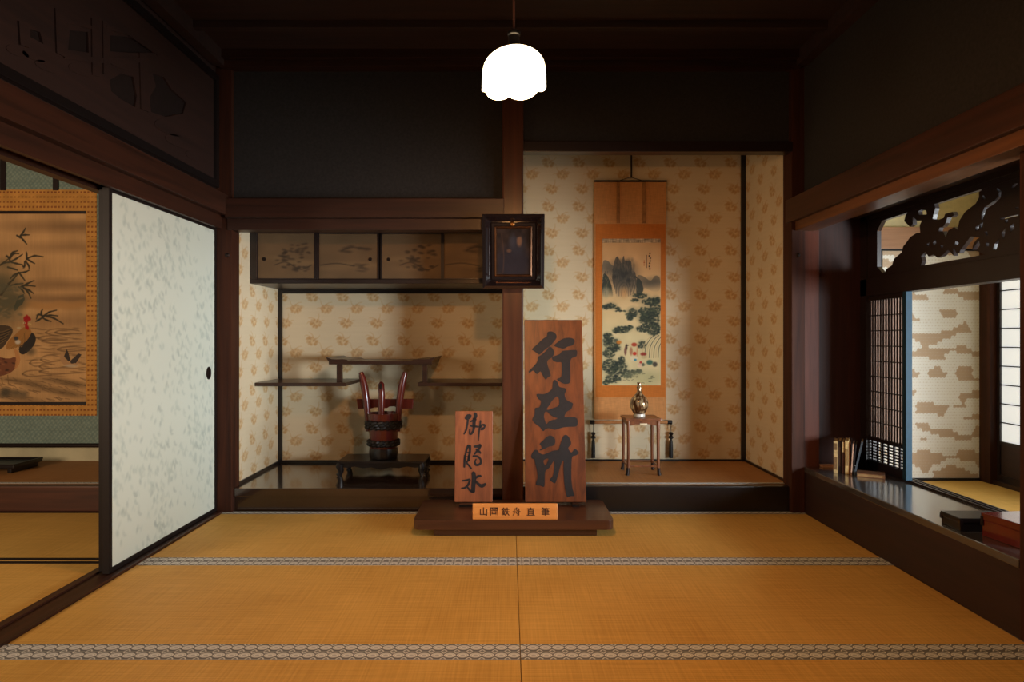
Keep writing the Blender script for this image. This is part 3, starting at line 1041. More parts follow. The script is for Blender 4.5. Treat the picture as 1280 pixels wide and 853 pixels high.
for i, (a, b, hx) in enumerate(PANELS):
    xa, xb = (a - PX0) / F * YD, (b - PX0) / F * YD
    yy = YD + (.018 if i in (1, 2) else 0)
    fb = bmesh.new()
    zt, zb = 1.906, 1.585
    e = .022
    add_box(fb, xa - e, xb + e, yy, yy + .016, zb - .012, zb)
    add_box(fb, xa - e, xb + e, yy, yy + .016, zt, zt + .018)
    add_box(fb, xa - e, xa, yy, yy + .016, zb, zt)
    add_box(fb, xb, xb + e, yy, yy + .016, zb, zt)
    d = obj('sliding_panel', fb, M_sash, r)
    c = Canvas(xb - xa, zt - zb, .005, (102, 80, 56))
    U, V = np.meshgrid(c.u, c.v)
    c.a *= (1 + .12 * (value_noise(U * 12, V * 14, i) - .5))[..., None]
    landscape(c, i + 5, i % 2)
    link('painted_paper', c.mesh('painted_paper', (xa, yy + .004, zb), (1, 0, 0), (0, 0, 1), (0, -1, 0), .006), M_silk, d)
    hb = bmesh.new()
    add_lathe(hb, [(.013, 0), (.013, .004), (.009, .005), (.008, .002), (.001, .002)], 0, 0, 18)
    q = obj('finger_pull', hb, M_iron, d, smooth=True)
    q.data.transform(Matrix.Translation(((hx - PX0) / F * YD, yy + .004, CH + (PY0 - 324) / F * YD)) @ Matrix.Rotation(PI / 2, 4, 'X'))

# ---- staggered shelves
M_shelf = wood('shelf_wood', (40, 26, 20), (58, 36, 26), 'x', rough=.3)
YSH = 4.654
r = thing('staggered_shelves', 'dark staggered wall shelves, one raised board over two lower ones', 'shelf', (-.95, YSH, .8))
obj('lower_board', bx(-1.849, -1.187, YSH, YB - .002, .806, .832, bevel=.003), M_shelf, r)
obj('lower_board', bx(-.663, -.001, YSH, YB - .002, .806, .832, bevel=.003), M_shelf, r)
ub = bmesh.new()
add_box(ub, -1.31, -.56, YSH, YB - .002, .964, .99, bevel=.003)
for e, s in ((-1.31, 1), (-.56, -1)):
    # curled edge that keeps brushes from rolling off
    prof = [(0, .0), (.15 * s, .0), (.13 * s, .012), (.10 * s, .016), (.06 * s, .014), (.02 * s, .016), (-.012 * s, .028), (-.02 * s, .03), (-.012 * s, .012)]
    add_prism(ub, [(e + p[0], .988 + p[1]) for p in prof], (0, YB - .004, 0), (1, 0, 0), (0, 0, 1), (0, -1, 0), YB - YSH - .004)
obj('upper_board', ub, M_shelf, r)
for x in (-1.24, -.615):
    obj('strut', bx(x - .018, x + .018, YSH + .02, YSH + .06, .832, .964, bevel=.003), M_shelf, r)

# ---- low lacquer stand
r = thing('lacquer_stand', 'low black lacquer stand with curved legs under the red bucket', 'stand', (-.93, 4.79, ZW))
ZS = ZW + .108
obj('top', bx(-1.245, -.612, 4.63, 4.95, ZS - .018, ZS, bevel=.005), M_black, r)
ab = bmesh.new()
ap = [(-1.225, ZS - .017), (-.632, ZS - .017), (-.632, ZS - .045), (-.68, ZS - .048), (-.74, ZS - .04), (-.80, ZS - .052), (-.86, ZS - .046), (-.93, ZS - .062), (-1.0, ZS - .046), (-1.06, ZS - .052), (-1.12, ZS - .04), (-1.18, ZS - .048), (-1.225, ZS - .045)]
for y in (4.645, 4.915):
    add_prism(ab, ap, (0, y + .02, 0), (1, 0, 0), (0, 0, 1), (0, -1, 0), .016)
for x in (-1.228, -.645):
    add_box(ab, x, x + .016, 4.66, 4.92, ZS - .048, ZS - .017)
obj('apron', ab, M_black, r)
for x, s in ((-1.222, -1), (-.635, 1)):
    for y in (4.65, 4.925):
        lb = bmesh.new()
        add_tube(lb, [(x, y, ZS - .017), (x + .008 * s, y, ZS - .04), (x - .002 * s, y, ZS - .07), (x + .006 * s, y, ZW + .012), (x + .016 * s, y, ZW + .001)], [.026, .028, .021, .018, .022], 12)
        obj('leg', lb, M_black, r, smooth=True)

# ---- red lacquer bucket with horned handles
M_red = wood('red_lacquer', (74, 20, 14), (100, 30, 19), 'z', rough=.28, coat=.4, scale=40)
M_rope = plain('black_rope', (24, 20, 19), rough=.5, mottled=.25, scale=90)
bxc, byc = -.937, 4.79
r = thing('horned_bucket', 'red lacquer bucket with two tall horns and black rope hoops', 'bucket', (bxc, byc, ZS))
bb = bmesh.new()
def stave(rad, z, a): return rad * (1 + .012 * abs(math.sin(a * 7))), z
add_lathe(bb, [(.088, ZS), (.092, ZS + .05), (.104, ZS + .18), (.121, ZS + .335), (.111, ZS + .335), (.098, ZS + .20), (.09, ZS + .16), (.001, ZS + .16)], bxc, byc, 84, stave)
obj('body', bb, M_red, r, smooth=True)
fb = bmesh.new()
add_lathe(fb, [(.094, ZS), (.101, ZS + .004), (.106, ZS + .04), (.102, ZS + .075), (.096, ZS + .076)], bxc, byc, 84, stave)
obj('base_band', fb, M_black, r, smooth=True)
def hoop(z, rad, n, th):
    hb = bmesh.new()
    for q in range(n):
        pts = []
        for i in range(73):
            a = 2 * PI * i / 72
            pts.append((bxc + (rad + .006 * math.cos(a * 18 + q * 2.1)) * math.cos(a), byc + (rad + .006 * math.cos(a * 18 + q * 2.1)) * math.sin(a), z + (q - (n - 1) / 2) * th * 1.25 + .004 * math.sin(a * 18 + q * 2.1)))
        add_tube(hb, pts, th, 8)
    obj('rope_hoop', hb, M_rope, r, smooth=True)
hoop(ZS + .252, .123, 3, .014)
hoop(ZS + .115, .107, 2, .014)
for s in (-1, 1):
    hb = bmesh.new()
    pts = [(bxc + s * .108, byc - .02, ZS + .20), (bxc + s * .116, byc - .02, ZS + .33), (bxc + s * .123, byc - .02, ZS + .42), (bxc + s * .137, byc - .02, ZS + .52), (bxc + s * .152, byc - .02, ZS + .59), (bxc + s * .166, byc - .02, ZS + .64)]
    add_tube(hb, pts, [.02, .023, .026, .028, .025, .017], 12)
    obj('horn', hb, M_red, r, smooth=True)
hb = bmesh.new()
pts = [(bxc, byc - .09, ZS + .19), (bxc, byc - .09, ZS + .34), (bxc + .004, byc - .09, ZS + .48), (bxc, byc - .09, ZS + .555), (bxc, byc - .085, ZS + .572)]
add_tube(hb, pts, [.018, .021, .024, .023, .010], 14)
spout = obj('spout', hb, M_red, r, smooth=True)
sb = bmesh.new()
add_lathe(sb, [(.014, 0), (.013, .003), (.001, .003)], 0, 0, 16)
q = obj('spout_mouth', sb, M_black, spout)
q.data.transform(Matrix.Translation((bxc, byc - .1135, ZS + .54)) @ Matrix.Rotation(PI / 2 - .1, 4, 'X') @ Matrix.Diagonal((.8, 1.7, 1, 1)))
pb = bmesh.new()
pl = [(-.21, .435), (.22, .435), (.212, .362), (.105, .362), (.075, .380), (.035, .378), (.02, .366), (-.02, .366), (-.035, .372), (-.075, .372), (-.105, .362), (-.2, .362)]
add_prism(pb, [(bxc + a, ZS + b) for a, b in pl], (0, byc + .055, 0), (1, 0, 0), (0, 0, 1), (0, -1, 0), .028)
obj('crossbar', pb, M_red, r, bevel=.003)

# ------------------------------------------------------------------ framed portrait on the post
yf = 4.14
r = thing('framed_portrait', 'small dark portrait in a deep black frame hung on the alcove post', 'picture', (.024, yf, 1.72))
def P2(px, py, y=yf): q = at(px, py, y); return q.x, q.z
xa, za = P2(603.5, 268)
xb, zb = P2(680, 359.5)
xi, zi = P2(618, 286.5)
xj, zj = P2(661, 343)
def ring(bm, o, i, yo, yi):
    """mitred frame side between an outer and an inner rectangle at two depths"""
    O = [bm.verts.new((x, yo, z)) for x, z in ((o[0], o[1]), (o[2], o[1]), (o[2], o[3]), (o[0], o[3]))]
    N = [bm.verts.new((x, yi, z)) for x, z in ((i[0], i[1]), (i[2], i[1]), (i[2], i[3]), (i[0], i[3]))]
    for q in range(4):
        w = (q + 1) % 4
        bm.faces.new((O[q], O[w], N[w], N[q]))
def inset(rc, d): return (rc[0] + d, rc[1] - d, rc[2] - d, rc[3] + d)
R0 = (xa, za, xb, zb)
fb = bmesh.new()
steps = [(R0, yf + .05), (R0, yf - .012), (inset(R0, .018), yf - .016), (inset(R0, .022), yf - .012), (inset(R0, .052), yf + .026), (inset(R0, .058), yf + .02), (inset(R0, .074), yf + .02), (inset(R0, .078), yf + .03)]
for (a, ya), (b, yb) in zip(steps, steps[1:]):
    ring(fb, a, b, ya, yb)
M_frame = plain('glossy_black_frame', (26, 18, 18), rough=.13, spec=.6, coat=.6, mottled=.05)
obj('frame', fb, M_frame, r)
gb = bmesh.new()
R1 = inset(R0, .078)
ring(gb, R1, inset(R1, .007), yf + .018, yf + .014)
ring(gb, inset(R1, .007), inset(R1, .014), yf + .014, yf + .028)
obj('gilt_fillet', gb, plain('dull_gilt', (92, 60, 38), rough=.3, metal=.7, mottled=.1), r)
c = Canvas(100, 140, 1.2, (44, 34, 30))
U, V = np.meshgrid(c.u, c.v)
c.a *= (1 + .6 * (value_noise(U * .09, V * .07, 3) - .5))[..., None]
c.dab(50, 40, 46, 46, (38, 34, 40), .9, .3)
c.dab(60, 90, 20, 30, (42, 40, 46), .9, .4)
c.dab(66, 100, 7, 15, (110, 78, 58), .9, .35)
c.dab(62, 118, 10, 7, (40, 30, 28), .9, .4)
c.dab(38, 72, 6, 5, (92, 66, 50), .8, .4)
c.line([(22, 10), (24, 60), (18, 120)], 3, (70, 50, 40), .6)
c.dab(48, 100, 8, 18, (62, 62, 70), .5, .6)
w = R1[2] - R1[0]
h = R1[1] - R1[3]
me = c.mesh('portrait', (0, 0, 0), (1, 0, 0), (0, 0, 1), (0, -1, 0), .2, 1.0)
me.transform(Matrix.Translation((R1[0], yf + .026, R1[3])) @ Matrix.Diagonal((w / 100, .02, h / 140, 1)))
link('portrait', me, attr_mat('portrait_paint', .7, .08), r)
kb = bmesh.new()
add_lathe(kb, [(.016, 0), (.016, .006), (.011, .012), (.001, .014)], 0, 0, 20)
q = obj('hanging_knob', kb, M_brass, r, smooth=True)
x, z = P2(640.5, 280)
q.data.transform(Matrix.Translation((x, yf + .012, z)) @ Matrix.Rotation(PI / 2, 4, 'X'))
# the frame hangs tipped forward from the top
piv = Matrix.Translation((0, yf + .05, zb))
for o in r.children:
    o.data.transform(piv @ Matrix.Rotation(math.radians(8), 4, 'X') @ piv.inverted())

# ------------------------------------------------------------------ signboards on their platform
M_plat = wood('platform_wood', (58, 34, 24), (86, 52, 34), 'x', rough=.3, coat=.2, scale=18)
r = thing('display_platform', 'low dark wooden platform carrying the signboards', 'platform', (.03, 3.96, 0))
pb = bmesh.new()
YP0, YP1 = 3.70, 4.18
out = []
rad = .04
for cx, cy, a0 in ((-.555 + rad, YP0 + rad, PI), (.61 - rad, YP0 + rad, 1.5 * PI), (.61 - rad, YP1 - rad, 0), (-.555 + rad, YP1 - rad, .5 * PI)):
    for t in np.linspace(0, PI / 2, 6):
        out.append((cx + rad * math.cos(a0 + t), cy + rad * math.sin(a0 + t)))
add_prism(pb, out, (0, 0, .045), (1, 0, 0), (0, 1, 0), (0, 0, 1), .055)
obj('top', pb, M_plat, r, bevel=.006)
obj('plinth', bx(-.44, .515, 3.735, 4.16, 0.001, .046, bevel=.006), M_plat, r)
ZP = .10

def board_frame(px0, px1, pyt, pyb, y0, yt):
    """front face of a leaning board: lower-left corner, unit vectors along width, height and outwards, width, height"""
    a = at(px0, pyb, y0)
    x1 = at(px1, pyb, y0).x
    top = at(px0, pyt, yt)
    ev = Vector((0, top.y - a.y, top.z - a.z))
    hgt = ev.length
    ev.normalize()
    eu = Vector((1, 0, 0))
    en = Vector((0, -ev.z, ev.y))
    return a, eu, ev, en, x1 - a.x, hgt


def make_board(name, label, fr, m, thick, corners=None):
    a, eu, ev, en, w, h = fr
    r = thing(name, label, 'signboard', (a.x + w / 2, a.y, ZP))
    bb = bmesh.new()
    add_prism(bb, corners or [(0, 0), (w, 0), (w, h), (0, h)], a - en * thick, eu, ev, en, thick)
    obj('board', bb, m, r, bevel=.004)
    return r


def ink_on(r, fr, outlines, to2d, m=None, name='brush_character'):
    a, eu, ev, en, w, h = fr
    bm = bmesh.new()
    for o_ in outlines:
        holes = ()
        if isinstance(o_, dict):
            o_, holes = o_['o'], o_['h']
        add_prism(bm, [to2d(*p) for p in o_], a - en * .0005, eu, ev, en, .0025, [[to2d(*p) for p in hh] for hh in holes])
    return obj(name, bm, m or M_ink, r)


M_sign = wood('large_sign_wood', (80, 41, 21), (124, 66, 33), 'z', rough=.38, scale=20)
M_sign2 = wood('small_sign_wood', (112, 61, 35), (146, 83, 48), 'z', rough=.5, scale=26)
y0, yt = 4.05, 4.30
fr = board_frame(656.5, 733, 400, 628, y0, yt)
R = make_board('signboard', 'tall dark wooden signboard with three big brushed characters', fr, M_sign, .03)
a, eu, ev, en, w, h = fr
def big(px, py):
    # photograph pixel -> board: rows run from the bottom edge (628) to the top edge (400), the perspective narrowing undone
    t = (628 - py) / 228.0
    yy = y0 + (yt - y0) * t
    v = h * t
    u = (px - PX0) / F * yy - a.x
    return (u, v)
S1 = 10.03
def A_(pts): return [(650 + x / S1, 395 + y / S1) for x, y in smooth_pts(pts, 3)]
def B_(pts): return [(650 + x / S1, 470 + y / S1) for x, y in smooth_pts(pts, 3)]
def C_(pts): return [(650 + x / S1, 545 + y / S1) for x, y in smooth_pts(pts, 3)]
go = [A_([(345, 215), (400, 205), (450, 240), (457, 290), (420, 345), (375, 400), (330, 430), (250, 505), (222, 495), (175, 460), (150, 440), (200, 390), (240, 350), (290, 300), (335, 270)]),
      A_([(390, 410), (415, 440), (430, 490), (400, 545), (345, 590), (350, 660), (387, 775), (350, 798), (322, 832), (285, 775), (255, 725), (212, 762), (165, 715), (125, 742), (108, 725), (170, 660), (215, 600), (225, 540), (262, 515), (330, 455), (360, 415)]),
      A_([(430, 385), (480, 340), (540, 300), (610, 288), (662, 298), (687, 330), (662, 385), (600, 405), (545, 432), (490, 418), (445, 405)]),
      A_([(400, 545), (450, 522), (500, 500), (530, 463), (600, 453), (700, 448), (716, 480), (705, 532), (642, 562), (630, 640), (632, 800), (630, 852), (610, 880), (560, 886), (508, 862), (462, 824), (516, 796), (525, 700), (520, 612), (470, 607), (420, 592)])]
ink_on(R, fr, go, big)
zai = [{'o': B_([(430, 80), (470, 108), (492, 170), (560, 186), (582, 215), (560, 260), (572, 320), (602, 350), (657, 375), (662, 400), (640, 452), (590, 482), (570, 512), (566, 552), (690, 553), (722, 600), (717, 652), (690, 671), (622, 673), (540, 681), (470, 702), (430, 711), (370, 692), (322, 700), (290, 728), (253, 680), (218, 652), (178, 622), (155, 580), (183, 520), (190, 440), (240, 430), (263, 370), (253, 340), (228, 322), (207, 263), (290, 263), (340, 248), (382, 218), (405, 188), (410, 120)]),
        'h': [B_([(460, 292), (488, 322), (490, 390), (468, 420), (400, 445), (352, 462), (335, 452), (370, 400), (400, 350), (430, 320)]),
              B_([(322, 482), (350, 492), (390, 532), (440, 556), (468, 562), (458, 577), (400, 590), (360, 610), (332, 638), (315, 600), (302, 550), (307, 505)])]}]
ink_on(R, fr, zai, big)
sho = [C_([(245, 130), (290, 88), (340, 43), (385, 28), (432, 60), (442, 110), (420, 152), (360, 166), (300, 197), (255, 212), (243, 205), (275, 185), (260, 150)]),
       {'o': C_([(138, 280), (158, 235), (190, 203), (225, 213), (240, 240), (290, 260), (340, 245), (420, 213), (480, 205), (500, 150), (533, 60), (560, 22), (602, 33), (637, 100), (637, 140), (605, 180), (625, 220), (650, 235), (690, 192), (738, 240), (700, 272), (655, 290), (645, 400), (645, 560), (660, 680), (682, 755), (640, 760), (595, 772), (578, 730), (558, 640), (548, 520), (545, 420), (548, 345), (532, 342), (500, 420), (480, 500), (450, 590), (430, 607), (385, 580), (373, 560), (410, 520), (428, 420), (430, 340), (400, 370), (370, 420), (320, 460), (310, 520), (305, 647), (250, 635), (203, 630), (200, 600), (220, 540), (210, 450), (190, 370), (178, 320), (150, 310)]),
        'h': [C_([(302, 325), (355, 310), (345, 350), (320, 393), (297, 360)])]}]
ink_on(R, fr, sho, big)
for x in (.17, .42):
    sb = bmesh.new()
    add_box(sb, x - .018, x + .018, 4.135, 4.165, ZP, .30, bevel=.003)
    add_box(sb, x - .022, x + .022, 4.0, 4.165, ZP, ZP + .016)
    obj('stand_foot', sb, M_black, R)

y0s, yts = 4.05, 4.12
fr2 = board_frame(568, 615.5, 514, 628, y0s, yts)
a2, eu2, ev2, en2, w2, h2 = fr2
R2 = make_board('signboard', 'short reddish wooden signboard with three small brushed characters', fr2, M_sign2, .022)
def small(px, py):
    t = (628 - py) / 114.0
    yy = y0s + (yts - y0s) * t
    return ((px - PX0) / F * yy - a2.x, h2 * t)
def D_(pts, w): return [(560 + x / 14.2, 510 + y / 14.2) for x, y in brush(pts, w)]
def E_(pts, w): return [(560 + x / 12.74, 565 + y / 12.74) for x, y in brush(pts, w)]
ink_on(R2, fr2, [D_([(318, 190), (365, 160), (398, 140)], [70, 96, 70]), D_([(355, 215), (340, 320), (318, 410), (282, 475)], [36, 34, 34, 22]),
                 D_([(478, 95), (492, 140), (478, 190)], [52, 62, 50]), D_([(400, 250), (440, 230), (500, 210)], [26, 34, 30]), D_([(470, 190), (462, 280), (468, 345)], [66, 60, 52]),
                 D_([(400, 320), (450, 330), (540, 340)], [36, 44, 32]), D_([(460, 350), (450, 410), (415, 465), (385, 462), (388, 380)], [46, 42, 40, 34, 26]),
                 D_([(578, 230), (566, 330), (552, 450), (545, 590)], [32, 30, 26, 8]), D_([(570, 345), (610, 320), (648, 318), (615, 372), (585, 392)], [40, 66, 50, 62, 30])], small)
ink_on(R2, fr2, [D_([(365, 670), (335, 740), (310, 850), (296, 930)], [50, 34, 32, 30]), D_([(385, 680), (392, 760), (378, 860), (372, 950)], [56, 40, 42, 36]),
                 D_([(335, 790), (360, 795), (385, 790)], [16, 16, 16]), D_([(325, 870), (350, 872), (375, 866)], [16, 16, 16]),
                 D_([(465, 695), (520, 690), (580, 670)], [38, 52, 56]), D_([(575, 680), (540, 745), (470, 830)], [50, 46, 30]), D_([(500, 740), (560, 790), (580, 815)], [30, 40, 30]),
                 E_([(270, 60), (265, 140), (260, 250)], [30, 36, 30]), E_([(335, 60), (320, 140), (300, 180), (340, 230), (372, 275)], [34, 32, 26, 30, 28]),
                 E_([(400, 75), (470, 80), (520, 130), (515, 195), (450, 215), (430, 165), (450, 120)], [34, 34, 34, 38, 40, 26, 18])], small)
ink_on(R2, fr2, [E_([(405, 335), (415, 430), (405, 540), (400, 640)], [62, 74, 66, 66]), E_([(230, 465), (290, 460), (345, 450), (320, 530), (270, 575), (210, 582)], [26, 34, 34, 36, 34, 18]),
                 E_([(315, 570), (355, 620), (395, 640)], [26, 34, 40]), E_([(440, 430), (480, 395), (525, 392)], [24, 40, 40]), E_([(440, 470), (500, 530), (545, 545), (600, 515)], [30, 48, 60, 40])], small)
sb = bmesh.new()
add_box(sb, -.30, -.27, 4.10, 4.13, ZP, .30, bevel=.003)
add_box(sb, -.31, -.20, 3.995, 4.115, ZP, ZP + .016)
obj('stand_foot', sb, M_black, R2)

M_plate = wood('bright_nameplate_wood', (196, 124, 58), (222, 150, 80), 'x', rough=.4, scale=22)
fr3 = board_frame(590.5, 697, 629.5, 650, 3.712, 3.725)
a3, eu3, ev3, en3, w3, h3 = fr3
R3 = make_board('nameplate', 'small bright wooden nameplate with black writing on the platform edge', fr3, M_plate, .02)
def text_mesh(ch):
    cu = bpy.data.curves.new('t', 'FONT')
    cu.body = ch
    cu.align_x, cu.align_y = 'CENTER', 'CENTER'
    cu.size = 1.0
    cu.extrude = .02
    cu.offset = .012
    o = bpy.data.objects.new('t', cu)
    COL.objects.link(o)
    bpy.context.view_layer.update()
    me = bpy.data.meshes.new_from_object(o.evaluated_get(bpy.context.evaluated_depsgraph_get()))
    bpy.data.objects.remove(o)
    return me
M_plink = plain('dark_brown_ink', (62, 34, 18), rough=.5, mottled=.1)
for ch, px in zip('山岡鉄舟直筆', (604.5, 617.6, 632, 645.8, 663.5, 681.7)):
    me = text_mesh(ch)
    co = np.zeros(len(me.vertices) * 3)
    me.vertices.foreach_get('co', co)
    co = co.reshape(-1, 3)
    lo, hi = co.min(0), co.max(0)
    s_ = 10.2 * 3.72 / F / max(hi[0] - lo[0], hi[1] - lo[1])
    co[:, :2] = (co[:, :2] - (lo[:2] + hi[:2]) / 2) * s_
    co[:, 2] = (co[:, 2] - lo[2]) / max(hi[2] - lo[2], 1e-6) * .002
    u = (px - PX0) / F * 3.718 - a3.x
    base = np.array(a3 + eu3 * u + ev3 * (h3 * .5))
    w_ = base + co[:, :1] * np.array(eu3) + co[:, 1:2] * np.array(ev3) + co[:, 2:] * np.array(en3) - .0003 * np.array(en3)
    me.vertices.foreach_set('co', w_.ravel())
    me.update()
    link('brush_character', me, M_plink, R3)

# ------------------------------------------------------------------ scroll alcove
YV = 5.12
def vx(px): return (px - PX0) / F * YV
def vz(py): return CH + (PY0 - py) / F * YV
PV = YV / F
r = thing('hanging_scroll', 'hanging landscape scroll with orange brocade and misty mountains', 'hanging scroll', (vx(788), YV, vz(526)))
def cloth(w, h, base, seed, amt=.08):
    c = Canvas(w, h, .8, base)
    U, V = np.meshgrid(c.u, c.v)
    c.a *= (1 + amt * (value_noise(U * .2, V * 1.4, seed) - .5) + amt * (value_noise(U * 1.6, V * .15, seed + 1) - .5))[..., None]
    return c
link('silk_mounting', cloth(90, 299, (196, 138, 84), 1).mesh('silk_mounting', (vx(743.3), YV + .012, vz(525)), (1, 0, 0), (0, 0, 1), (0, -1, 0), .004, PV), M_silk, r)
c = cloth(87, 217, (192, 112, 46), 5, .06)
link('brocade_border', c.mesh('brocade_border', (vx(745), YV + .008, vz(497)), (1, 0, 0), (0, 0, 1), (0, -1, 0), .003, PV), M_silk, r, )
c = Canvas(73, 183, .33, (214, 172, 120))
def K(px, py): return (px - 753, 482 - py)
def G(x, y): return K(740 + x / 7.11, 280 + y / 7.11)
def H(x, y): return K(740 + x / 6.09, 390 + y / 6.09)
U, V = np.meshgrid(c.u, c.v)
t = np.clip((V - 60) / 90, 0, 1)[..., None]
c.a = np.array((212, 196, 150)) * (1 - t) + np.array((214, 168, 116)) * t
c.a *= (1 + .06 * (value_noise(U * .12, V * .1, 7) - .5))[..., None]
def up(z0, z1): return lambda U, V: np.clip((V - z0) / (z1 - z0), 0, 1)
zlo = G(0, 660)[1]
c.poly([G(*q) for q in smooth_pts([(100, 335), (140, 328), (175, 365), (195, 385), (195, 470), (100, 470)], 4)], (104, 100, 92), .75, up(G(0, 480)[1], G(0, 360)[1]))
c.poly([G(*q) for q in smooth_pts([(400, 470), (450, 462), (520, 505), (560, 462), (602, 480), (602, 590), (540, 600), (470, 570), (440, 610), (405, 620)], 4)], (110, 98, 82), .75, up(G(0, 610)[1], G(0, 520)[1]))
c.poly([G(*q) for q in smooth_pts([(228, 670), (205, 590), (180, 500), (185, 420), (200, 330), (225, 288), (252, 330), (262, 345), (280, 285), (298, 330), (345, 328), (360, 415), (385, 432), (398, 520), (405, 650), (350, 670), (300, 650)], 4)], (92, 84, 74), .85, up(zlo, G(0, 520)[1]))
for p in ([(205, 560), (190, 470), (215, 400), (225, 300)], [(240, 640), (245, 560), (285, 520), (320, 560), (325, 640)], [(262, 640), (270, 570), (290, 550), (305, 600)], [(215, 620), (225, 540), (280, 490), (335, 540), (345, 630)],
          [(270, 400), (280, 330), (283, 290)], [(330, 560), (345, 450), (340, 335)], [(350, 600), (372, 500), (380, 435)], [(300, 460), (305, 380), (310, 335)], [(240, 430), (255, 380), (265, 350)], [(365, 620), (388, 540), (390, 470)]):
    c.line([G(*q) for q in p], 1.3, (66, 64, 60), .42)
for _ in range(50):
    x, y = rng.uniform(200, 380), rng.uniform(310, 560)
    c.dab(*G(x, y), 1.5, 2.4, (62, 60, 56) if rng.rand() < .6 else (140, 122, 98), .3, .7, rng.uniform(-.3, .3))
for (x, y, a) in ((265, 445, 3.5), (300, 440, 3), (285, 470, 2.6), (205, 470, 3), (330, 500, 3)):
    c.dab(*G(x, y), a, a * .8, (44, 46, 46), .7, .5)
c.dab(*G(285, 610), 4.5, 6, (206, 150, 92), .6, .6)
c.poly([G(*q) for q in smooth_pts([(98, 462), (130, 452), (165, 520), (182, 590), (180, 660), (98, 650)], 4)], (52, 62, 56), .9, up(G(0, 660)[1], G(0, 560)[1]))
c.dab(*G(125, 610), 3.4, 6, (170, 164, 132), .7, .6)
c.poly([G(*q) for q in smooth_pts([(398, 500), (425, 490), (450, 540), (455, 600), (400, 640)], 4)], (54, 60, 56), .85)
for _ in range(240):
    x, y = rng.uniform(100, 400), rng.uniform(330, 620)
    top = 470 - 170 * math.exp(-((x - 270) / 95.0) ** 2) - 60 * math.exp(-((x - 130) / 50.0) ** 2)
    if y > top + 10:
        f_ = max(0, 1 - (y - top) / 230.0)
        x2 = x + (x - 285) * rng.uniform(.02, .12)
        c.line([G(x, y), G((x + x2) / 2 + 2, y + 14), G(x2 + 4, y + rng.uniform(20, 42))], (.9, .4), (60, 62, 60) if rng.rand() < .65 else (158, 136, 106), .55 * f_ + .08)
for x, y, a, b in ((270, 420, 16, 10), (215, 440, 9, 12), (330, 450, 8, 14), (250, 500, 7, 10), (140, 400, 8, 5), (560, 510, 10, 5), (500, 530, 9, 5)):
    c.dab(*G(x, y), a, b, (66, 68, 66), .34, .8)
pine = ((50, 60, 52), (66, 74, 58), (42, 50, 48))
def clump(fn, x, y, rx, ry, n, s=1.15):
    c.dab(*fn(x, y), rx / 6.5, ry / 6.5, (74, 82, 66), .4, .6)
    for _ in range(int(n * 2.0)):
        a, d = rng.uniform(0, 2 * PI), math.sqrt(rng.rand())
        c.dab(*fn(x + rx * d * math.cos(a), y + ry * d * math.sin(a)), s * rng.uniform(.7, 1.3), s * rng.uniform(.5, 1.0), pine[rng.randint(3)], .62, .7, rng.uniform(-.5, .5))
for a in ((430, 640, 60, 22, 26), (520, 690, 80, 30, 50), (560, 760, 50, 60, 60), (380, 680, 30, 14, 12), (360, 790, 40, 40, 30), (340, 830, 24, 24, 14), (470, 780, 60, 40, 40), (480, 840, 60, 30, 30), (570, 680, 36, 30, 24), (170, 730, 40, 24, 22), (120, 740, 26, 20, 14), (230, 755, 22, 14, 8), (260, 775, 50, 5, 8)):
    clump(G, *a)
for a in ((440, 60, 75, 60, 90), (470, 130, 50, 50, 60), (390, 130, 50, 24, 34), (300, 20, 40, 16, 14), (290, 45, 20, 20, 10), (230, 135, 60, 24, 40), (185, 145, 28, 16, 14), (280, 120, 30, 16, 14), (120, 200, 36, 40, 40), (150, 240, 60, 40, 50), (130, 310, 44, 40, 40), (180, 280, 40, 20, 20), (140, 420, 60, 60, 80), (210, 430, 60, 50, 60),
          (160, 510, 60, 30, 44), (300, 465, 70, 20, 36), (270, 490, 50, 14, 16), (350, 455, 30, 18, 16), (225, 370, 24, 30, 18), (380, 250, 30, 30, 16), (380, 400, 24, 10, 8), (110, 540, 24, 16, 12)):
    clump(H, *a)
for i in range(8):
    x = 385 + i * 17
    c.line([H(x, 350), H(x + 8, 270), H(x + 40, 210), H(x + 75, 180)], 1.0, (70, 72, 62) if i % 2 else (196, 172, 128), .7)
for (x, y, a, b, q) in ((205, 232, 3.2, 2.2, (196, 122, 50)), (322, 250, 3.4, 2.4, (168, 62, 44)), (325, 318, 2.4, 2.2, (190, 52, 40)), (345, 300, 1, 6, (200, 150, 110)), (320, 355, 4.5, 3, (220, 206, 176)), (330, 366, 1.8, 1.4, (60, 130, 150)), (392, 322, 3.6, 2.2, (140, 50, 42)), (395, 345, 3.2, 2, (196, 176, 130)), (365, 405, 3, 3.2, (222, 190, 160)), (372, 385, 1.6, 1.4, (190, 60, 46)), (262, 270, 1.4, 4, (70, 52, 46)), (255, 300, 1.6, 5, (120, 80, 70)), (298, 300, 2, 5, (172, 120, 90)), (440, 385, 4, 3, (60, 96, 84)), (480, 400, 3, 3, (70, 66, 60)), (268, 255, 2.2, .8, (60, 50, 44))):
    c.dab(*H(x, y), a, b, q, .92, .3)
c.dab(*H(400, 500), 22, 8, (176, 172, 126), .7, .6)
for _ in range(18):
    x, y = rng.uniform(230, 490), rng.uniform(455, 540)
    c.line([H(x, y), H(x + rng.uniform(10, 30), y + rng.uniform(-6, 6))], .7, (84, 86, 66), .7)
for i, y in enumerate((262, 285, 305, 330, 350, 378, 400)):
    c.dab(*G(515 + rng.uniform(-5, 5), y), 1.0, 1.1, (60, 44, 34), .85, .3)
for y in range(280, 395, 9):
    c.dab(*G(487, y), .5, .6, (70, 50, 40), .8, .3)
for y in (330, 345, 365):
    c.dab(*G(465, y), .9, .9, (172, 84, 48), .8, .3)
